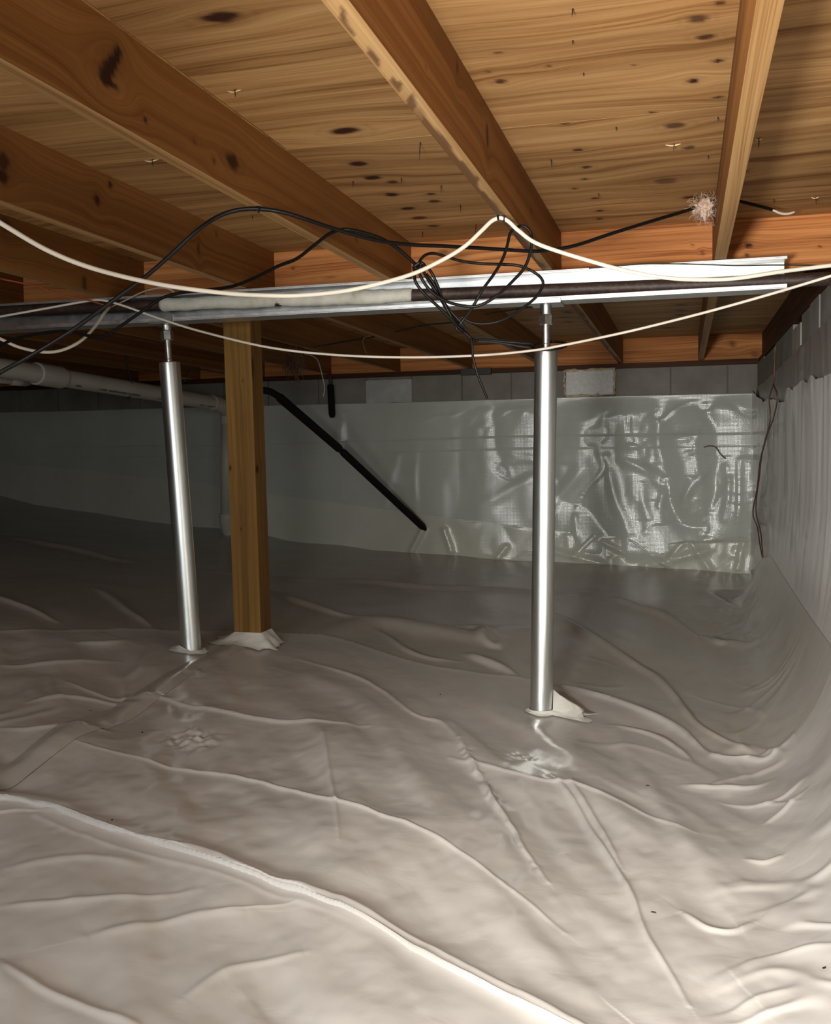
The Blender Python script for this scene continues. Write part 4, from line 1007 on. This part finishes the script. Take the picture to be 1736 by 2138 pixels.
cable('loose_wire', [(378, 802, 7.2), (392, 790, 7.2), (400, 776, 7.2), (416, 771, 7.2), (440, 775, 7.2), (468, 779, 7.2)], .005, MAT['dark_plate'], 'dark wire behind the leaning steel post, above the waste pipe', 'wire', n=50)
# brown wires on the right wall near the corner
def wall_wire(P, label, x=.476):
    A = np.array([on_x(u, v, x) for u, v in P]); A = A[A[:, 1] < 8.24] if False else A
    A[:, 1] = np.minimum(A[:, 1], 8.2)
    o = tube_obj('brown_wire', spline(A, 80), .0042, MAT['brown_wire'], None, 6)
    tag(o, label, 'wire', 'brown wires down the right corner'); return o
wall_wire([(1620, 722), (1618, 760), (1617, 796), (1610, 819), (1607, 836), (1609, 878), (1597, 924), (1588, 963), (1582, 1016), (1573, 1071), (1582, 1101), (1588, 1140), (1593, 1165)], 'brown wire hanging down the right wall near the corner, left strand')
wall_wire([(1616, 803), (1624, 829), (1616, 872), (1601, 914), (1591, 954), (1586, 999), (1580, 1042), (1580, 1075), (1589, 1111), (1594, 1163)], 'brown wire hanging down the right wall near the corner, right strand', .474)
cable('brown_wire', [(1470, 934, 8.21), (1482, 931, 8.21), (1495, 934, 8.21), (1505, 948, 8.21), (1516, 958, 8.21)], .004, MAT['brown_wire'], 'short brown wire lying on the back wall sheet by the right corner', 'wire', n=40)

# ================================================================ WASTE PIPES
A = on_y(-70, 757, 4.75); B_ = on_y(100, 779, 5.4); Cc = on_y(300, 808, 6.5); D_ = on_y(452, 842, 7.7)
dirp = (D_ - A) / np.linalg.norm(D_ - A)
# straight run between a near point left of the frame and the elbow
A = on_y(20, 771, 5.15); A2 = A + (A - D_) / np.linalg.norm(A - D_) * 1.6
wpz = empty('waste_pipe', tuple((A + D_) / 2), 'fat white plastic waste pipe sloping down the dark left side behind the posts', 'pipe')
R4 = .057
tube_obj('pipe_run', [A2 + (D_ - A2) * t for t in np.linspace(0, 1, 40)], R4, MAT['pvc'], wpz, 24)
ax = (D_ - A) / np.linalg.norm(D_ - A)
def at_u(u):
    best = min(np.linspace(-.1, 1, 600), key=lambda t: abs((lambda q: CX + F_PX * q[0] / q[2] - u)(M3.T @ (A + (D_ - A) * t))))
    return A + (D_ - A) * best
c1, c2 = at_u(74), at_u(128)
tube_obj('coupling', [c1, c1 + ax * .004, c1 + ax * .012, c2 - ax * .012, c2 - ax * .004, c2], [R4 + .001, R4 + .010, R4 + .0115, R4 + .0115, R4 + .010, R4 + .001], MAT['pvc'], wpz, 28, False)['label'] = 'wider coupling collar'
V_top = on_y(474, 853, 7.95); V_bot = on_y(474, 1085, 7.95)
tube_obj('elbow', spline(np.array([D_ - ax * .10, D_, D_ + ax * .07 + np.array([0, 0, -.012]), V_top + np.array([0, 0, -.02]), V_top + np.array([0, 0, -.14])]), 24), R4 + .006, MAT['pvc'], wpz, 24)
tube_obj('riser', [V_top + np.array([0, 0, -.10]), (V_top + V_bot) / 2, V_bot], R4 * .95, MAT['pvc'], wpz, 24)
tube_obj('foot_elbow', spline(np.array([V_bot + np.array([0, 0, .05]), V_bot, V_bot + np.array([.02, -.02, -.07]), V_bot + np.array([.06, -.05, -.14])]), 20), R4 + .006, MAT['pvc'], wpz, 24)
# printed lettering is only a dark blur: a row of tiny marks
mk = []; mF = []
def marks(u0, u1, seed):
    p0, p1 = at_u(u0), at_u(u1); n = int((u1 - u0) / 2.2)
    sx = np.cross(ax, [0, 0, 1.]); sx /= np.linalg.norm(sx); upv = np.cross(sx, ax)
    for k in range(n):
        if vnoise(np.array([k * .9 + seed]), np.array([.3]), 3)[0] < -.45: continue
        c = p0 + (p1 - p0) * (k / n)
        toc = -c / np.linalg.norm(c); toc -= ax * (toc @ ax); toc /= np.linalg.norm(toc)
        side = np.cross(ax, toc); side = side if side[2] < 0 else -side
        ctr = c + (toc * math.cos(.62) + side * math.sin(.62)) * (R4 + .0008)
        tng = np.cross(ax, (ctr - c) / np.linalg.norm(ctr - c))
        hh = .006 + .003 * rng.random(); ww = .004
        i0 = len(mk)
        mk.extend([ctr - ax * ww - tng * hh, ctr + ax * ww - tng * hh, ctr + ax * ww + tng * hh, ctr - ax * ww + tng * hh]); mF.append((i0, i0 + 1, i0 + 2, i0 + 3))
marks(195, 284, 1); marks(318, 345, 2); marks(410, 455, 4); marks(146, 160, 3)
pm = link('print_marks', py_mesh('print_marks', mk, mF), MAT['dark_plate'], wpz); pm['kind'] = 'stuff'
A3 = on_y(-60, 782, 5.3); B3 = on_y(58, 792, 5.75)
sp = empty('small_drain_pipe', tuple(B3), 'thinner white pipe tucked under the left end of the waste pipe', 'pipe')
tube_obj('pipe_run', [A3 + np.array([0, 0, -.02]), (A3 + B3) / 2 + np.array([0, 0, -.02]), B3 + np.array([0, 0, -.02])], .022, MAT['pvc'], sp, 16)
tube_obj('coupling', [A3 + (B3 - A3) * .68 + np.array([0, 0, -.02]), A3 + (B3 - A3) * .95 + np.array([0, 0, -.02])], .027, MAT['pvc'], sp, 16)
# strap hanger
hp = at_u(275)
hang = tube_obj('pipe_hanger', spline(np.array([on_y(262, 740, hp[1]), on_y(267, 770, hp[1] - .03), on_y(274, 795, hp[1] - .06), on_y(276, 818, hp[1] - .065), on_y(268, 832, hp[1] - .04)]), 40), .006, MAT['dark_plate'], None, 6)
tag(hang, 'dark wire hanger looped round the waste pipe left of the leaning post', 'hanger')

# ================================================================ BLACK FOAM PIPES
fo = empty('foam_pipe', tuple(on_y(711, 940, 7.4)), 'long black foam-covered pipe slanting down to the back wall sheet', 'pipe')
F0 = on_y(582, 828, 6.6); F1 = on_y(710, 938, 7.3); F2 = on_y(886, 1103, 8.16)
tube_obj('foam_sleeve', [F0, F0 + (F1 - F0) * .02, F0 + (F1 - F0) * .5, F1 - (F1 - F0) * .02, F1], [.026, .031, .031, .031, .027], MAT['foam'], fo, 18)
tube_obj('foam_sleeve', [F1 + (F2 - F1) * .02, F1 + (F2 - F1) * .04, F1 + (F2 - F1) * .5, F2 - (F2 - F1) * .03, F2], [.024, .029, .029, .029, .020], MAT['foam'], fo, 18)
tube_obj('inner_pipe', [F1 - (F1 - F0) * .05, F1 + (F2 - F1) * .05], .021, MAT['foam'], fo, 12)
tube_obj('inner_pipe', spline(np.array([on_y(546, 814, 6.5), on_y(565, 818, 6.52), on_y(582, 828, 6.6), F0 + (F1 - F0) * .06]), 20), .024, MAT['foam'], fo, 14)
tube_obj('pipe_tip', [F2 - (F2 - F1) * .01, F2 + (F2 - F1) * .015], .016, MAT['foam'], fo, 12)
g0 = on_y(690, 803, 8.2); g1 = on_y(694, 872, 8.2)
fv = empty('foam_pipe', tuple(g1), 'short upright black foam pipe on the back wall', 'pipe')
tube_obj('foam_sleeve', [g0, g0 + (g1 - g0) * .05, g0 + (g1 - g0) * .9, g1], [.024, .028, .028, .018], MAT['foam'], fv, 16)
tube_obj('inner_pipe', [on_y(690, 786, 8.2), g0], .014, MAT['dark_plate'], fv, 10)

# ================================================================ WALL VENT FILLS
pv = empty('foam_block', (-.73, BACK, .5), 'white polystyrene block sealed into the back wall with cream spray foam', 'foam block')
a = on_y(1181, 829, BACK); b = on_y(1286, 770, BACK)
def rough_box(name, x0, x1, z0, z1, y0, y1, mat, parent, jit, seg=10):
    n = seg
    P = []
    for k in range(n): P.append((x0 + (x1 - x0) * k / n, z0))
    for k in range(n // 2): P.append((x1, z0 + (z1 - z0) * k / (n // 2)))
    for k in range(n): P.append((x1 - (x1 - x0) * k / n, z1))
    for k in range(n // 2): P.append((x0, z1 - (z1 - z0) * k / (n // 2)))
    P = [(p[0] + rng.normal(0, jit), p[1] + rng.normal(0, jit)) for p in P]
    V = []; m_ = len(P); cx_, cz_ = (x0 + x1) / 2, (z0 + z1) / 2
    for f, y in [(1.0, y1), (1.0, y0 + .012), (.97, y0 + .003), (.85, y0)]:
        for p in P: V.append((cx_ + (p[0] - cx_) * f, y + (rng.normal(0, jit * .5) if y < y1 else 0), cz_ + (p[1] - cz_) * f))
    F = []
    for r in range(3):
        for k in range(m_): F.append((r * m_ + k, r * m_ + (k + 1) % m_, (r + 1) * m_ + (k + 1) % m_, (r + 1) * m_ + k))
    F.append(tuple(3 * m_ + k for k in range(m_)))
    o = link(name, py_mesh(name, V, F), mat, parent)
    bm = bmesh.new(); bm.from_mesh(o.data); bmesh.ops.recalc_face_normals(bm, faces=bm.faces); bm.to_mesh(o.data); bm.free()
    return o
rough_box('panel', -.925, -.542, a[2] + .012, b[2] - .006, BACK - .030, BACK + .02, MAT['polystyrene'], pv, .003)
loop = []
for k in range(60):
    t = k / 60 * 4; s0 = int(t); f = t - s0
    cs4 = [(-.932, a[2] + .006), (-.537, a[2] + .010), (-.537, b[2]), (-.932, b[2] - .004)]
    p = np.array(cs4[s0]) * (1 - f) + np.array(cs4[(s0 + 1) % 4]) * f
    loop.append((p[0] + rng.normal(0, .003), BACK - .020 + rng.normal(0, .003), p[1] + rng.normal(0, .003)))
loop.append(loop[0])
tube_obj('spray_foam', np.array(loop), np.clip(.010 + rng.normal(0, .003, 61), .004, .02), MAT['spray_foam'], pv, 7)
vc = on_y(765, 843, BACK); vd = on_y(861, 789, BACK)
vo = empty('vent_cover', (-2.4, BACK, .5), 'pale grey cover over a back wall vent, beside the upright foam pipe', 'vent cover')
rough_box('panel', vc[0], vd[0], vc[2], vd[2] - .006, BACK - .022, BACK - .006, MAT['vent_cover'], vo, .002)
pe = on_y(963, 784, 8.26); pf = on_y(1026, 768, 8.26)
o = box_obj('steel_plate', pe[0], pf[0], 8.24, 8.29, pe[2], pf[2], MAT['dark_plate'], None, .003)
tag(o, 'dark plate stuck on the sill above the back wall', 'plate')

# ================================================================ INSULATION SCRAPS
def fluff(name, c, size, n, mat, label, down=0.0, thick=.0008, core=True):
    V = []; F = []
    if core:
        bm = bmesh.new(); bmesh.ops.create_icosphere(bm, subdivisions=4, radius=1.0)
        for v in bm.verts:
            q = np.array(v.co); k = .80 + .34 * float(vnoise(np.array([q[0] * 3.1 + 5]), np.array([q[2] * 3.1 + q[1] * 2]), 5)[0]) + .25 * float(vnoise(np.array([q[0] * 9]), np.array([q[2] * 9 + q[1] * 7]), 6)[0])
            v.co = (c[0] + q[0] * size[0] * k, c[1] + q[1] * size[1] * k, c[2] + q[2] * size[2] * k)
        bm.verts.index_update()
        V = [tuple(v.co) for v in bm.verts]; F = [tuple(v.index for v in f.verts) for f in bm.faces]; bm.free()
    for k in range(n):
        d = rng.normal(0, 1, 3); d /= np.linalg.norm(d)
        p = np.array(c) + d * np.array(size) * rng.uniform(.3, .9); pts = [p]
        for s in range(4):
            d = d + rng.normal(0, .6, 3); d[2] -= down; d /= np.linalg.norm(d); p = p + d * np.array(size) * rng.uniform(.2, .45); pts.append(p)
        v2, f2 = sweep(spline(np.array(pts), 8), thick, 3, False); o_ = len(V)
        V += [tuple(v) for v in v2]; F += [tuple(i + o_ for i in f) for f in f2]
    o = link(name, py_mesh(name, V, F), mat, None, True)
    tag(o, label, 'insulation'); return o
fc = on_y(1472, 436, 3.60)
fluff('insulation_tuft', fc, (.038, .03, .038), 150, MAT['fluff'], 'tuft of pink fibreglass caught on the black cable by the pale joist', .15, .0005)
fc = on_z(612, 728, JB - .015); fc = fc + np.array([0, 0, -.055])
o = fluff('insulation_scrap', fc, (.05, .04, .085), 110, MAT['tatter'], 'torn brown insulation scrap hanging right of the wooden post', .5, .0022, core=False)

# ================================================================ FLECKS OF DIRT ON THE SHEET
for k, (u, v) in enumerate([(188, 1483), (297, 1520), (234, 1716), (1353, 1651), (1365, 1905), (920, 1450), (1722, 2058)]):
    c = gpt(u, v); zc = fz(c[0], c[1])
    bm = bmesh.new(); bmesh.ops.create_icosphere(bm, subdivisions=2, radius=1.0)
    a = rng.uniform(0, 3)
    for q in bm.verts:
        x_, y_ = q.co.x * .006 * (1 + .3 * math.sin(q.co.z * 5 + k)), q.co.y * .0025
        q.co = (c[0] + x_ * math.cos(a) - y_ * math.sin(a), c[1] + x_ * math.sin(a) + y_ * math.cos(a), zc + .001 + q.co.z * .0015)
    o = link('dirt_fleck', bm_mesh('dirt_fleck', bm), MAT['nail'])
    tag(o, ['tiny dark dirt fleck on the left sheet beyond the taped seam', 'tiny dark dirt fleck beside the crumpled tape patch', 'tiny round dark fleck on the near edge of the folded lap', 'tiny dark dirt fleck right of the middle, near the double crease', 'tiny dark dirt fleck low on the right, near the curled crease', 'tiny dark dirt fleck left of the upright steel post foot', 'tiny dark dirt fleck in the bottom right corner of the photo'][k], 'dirt', 'dirt flecks on the floor sheet')
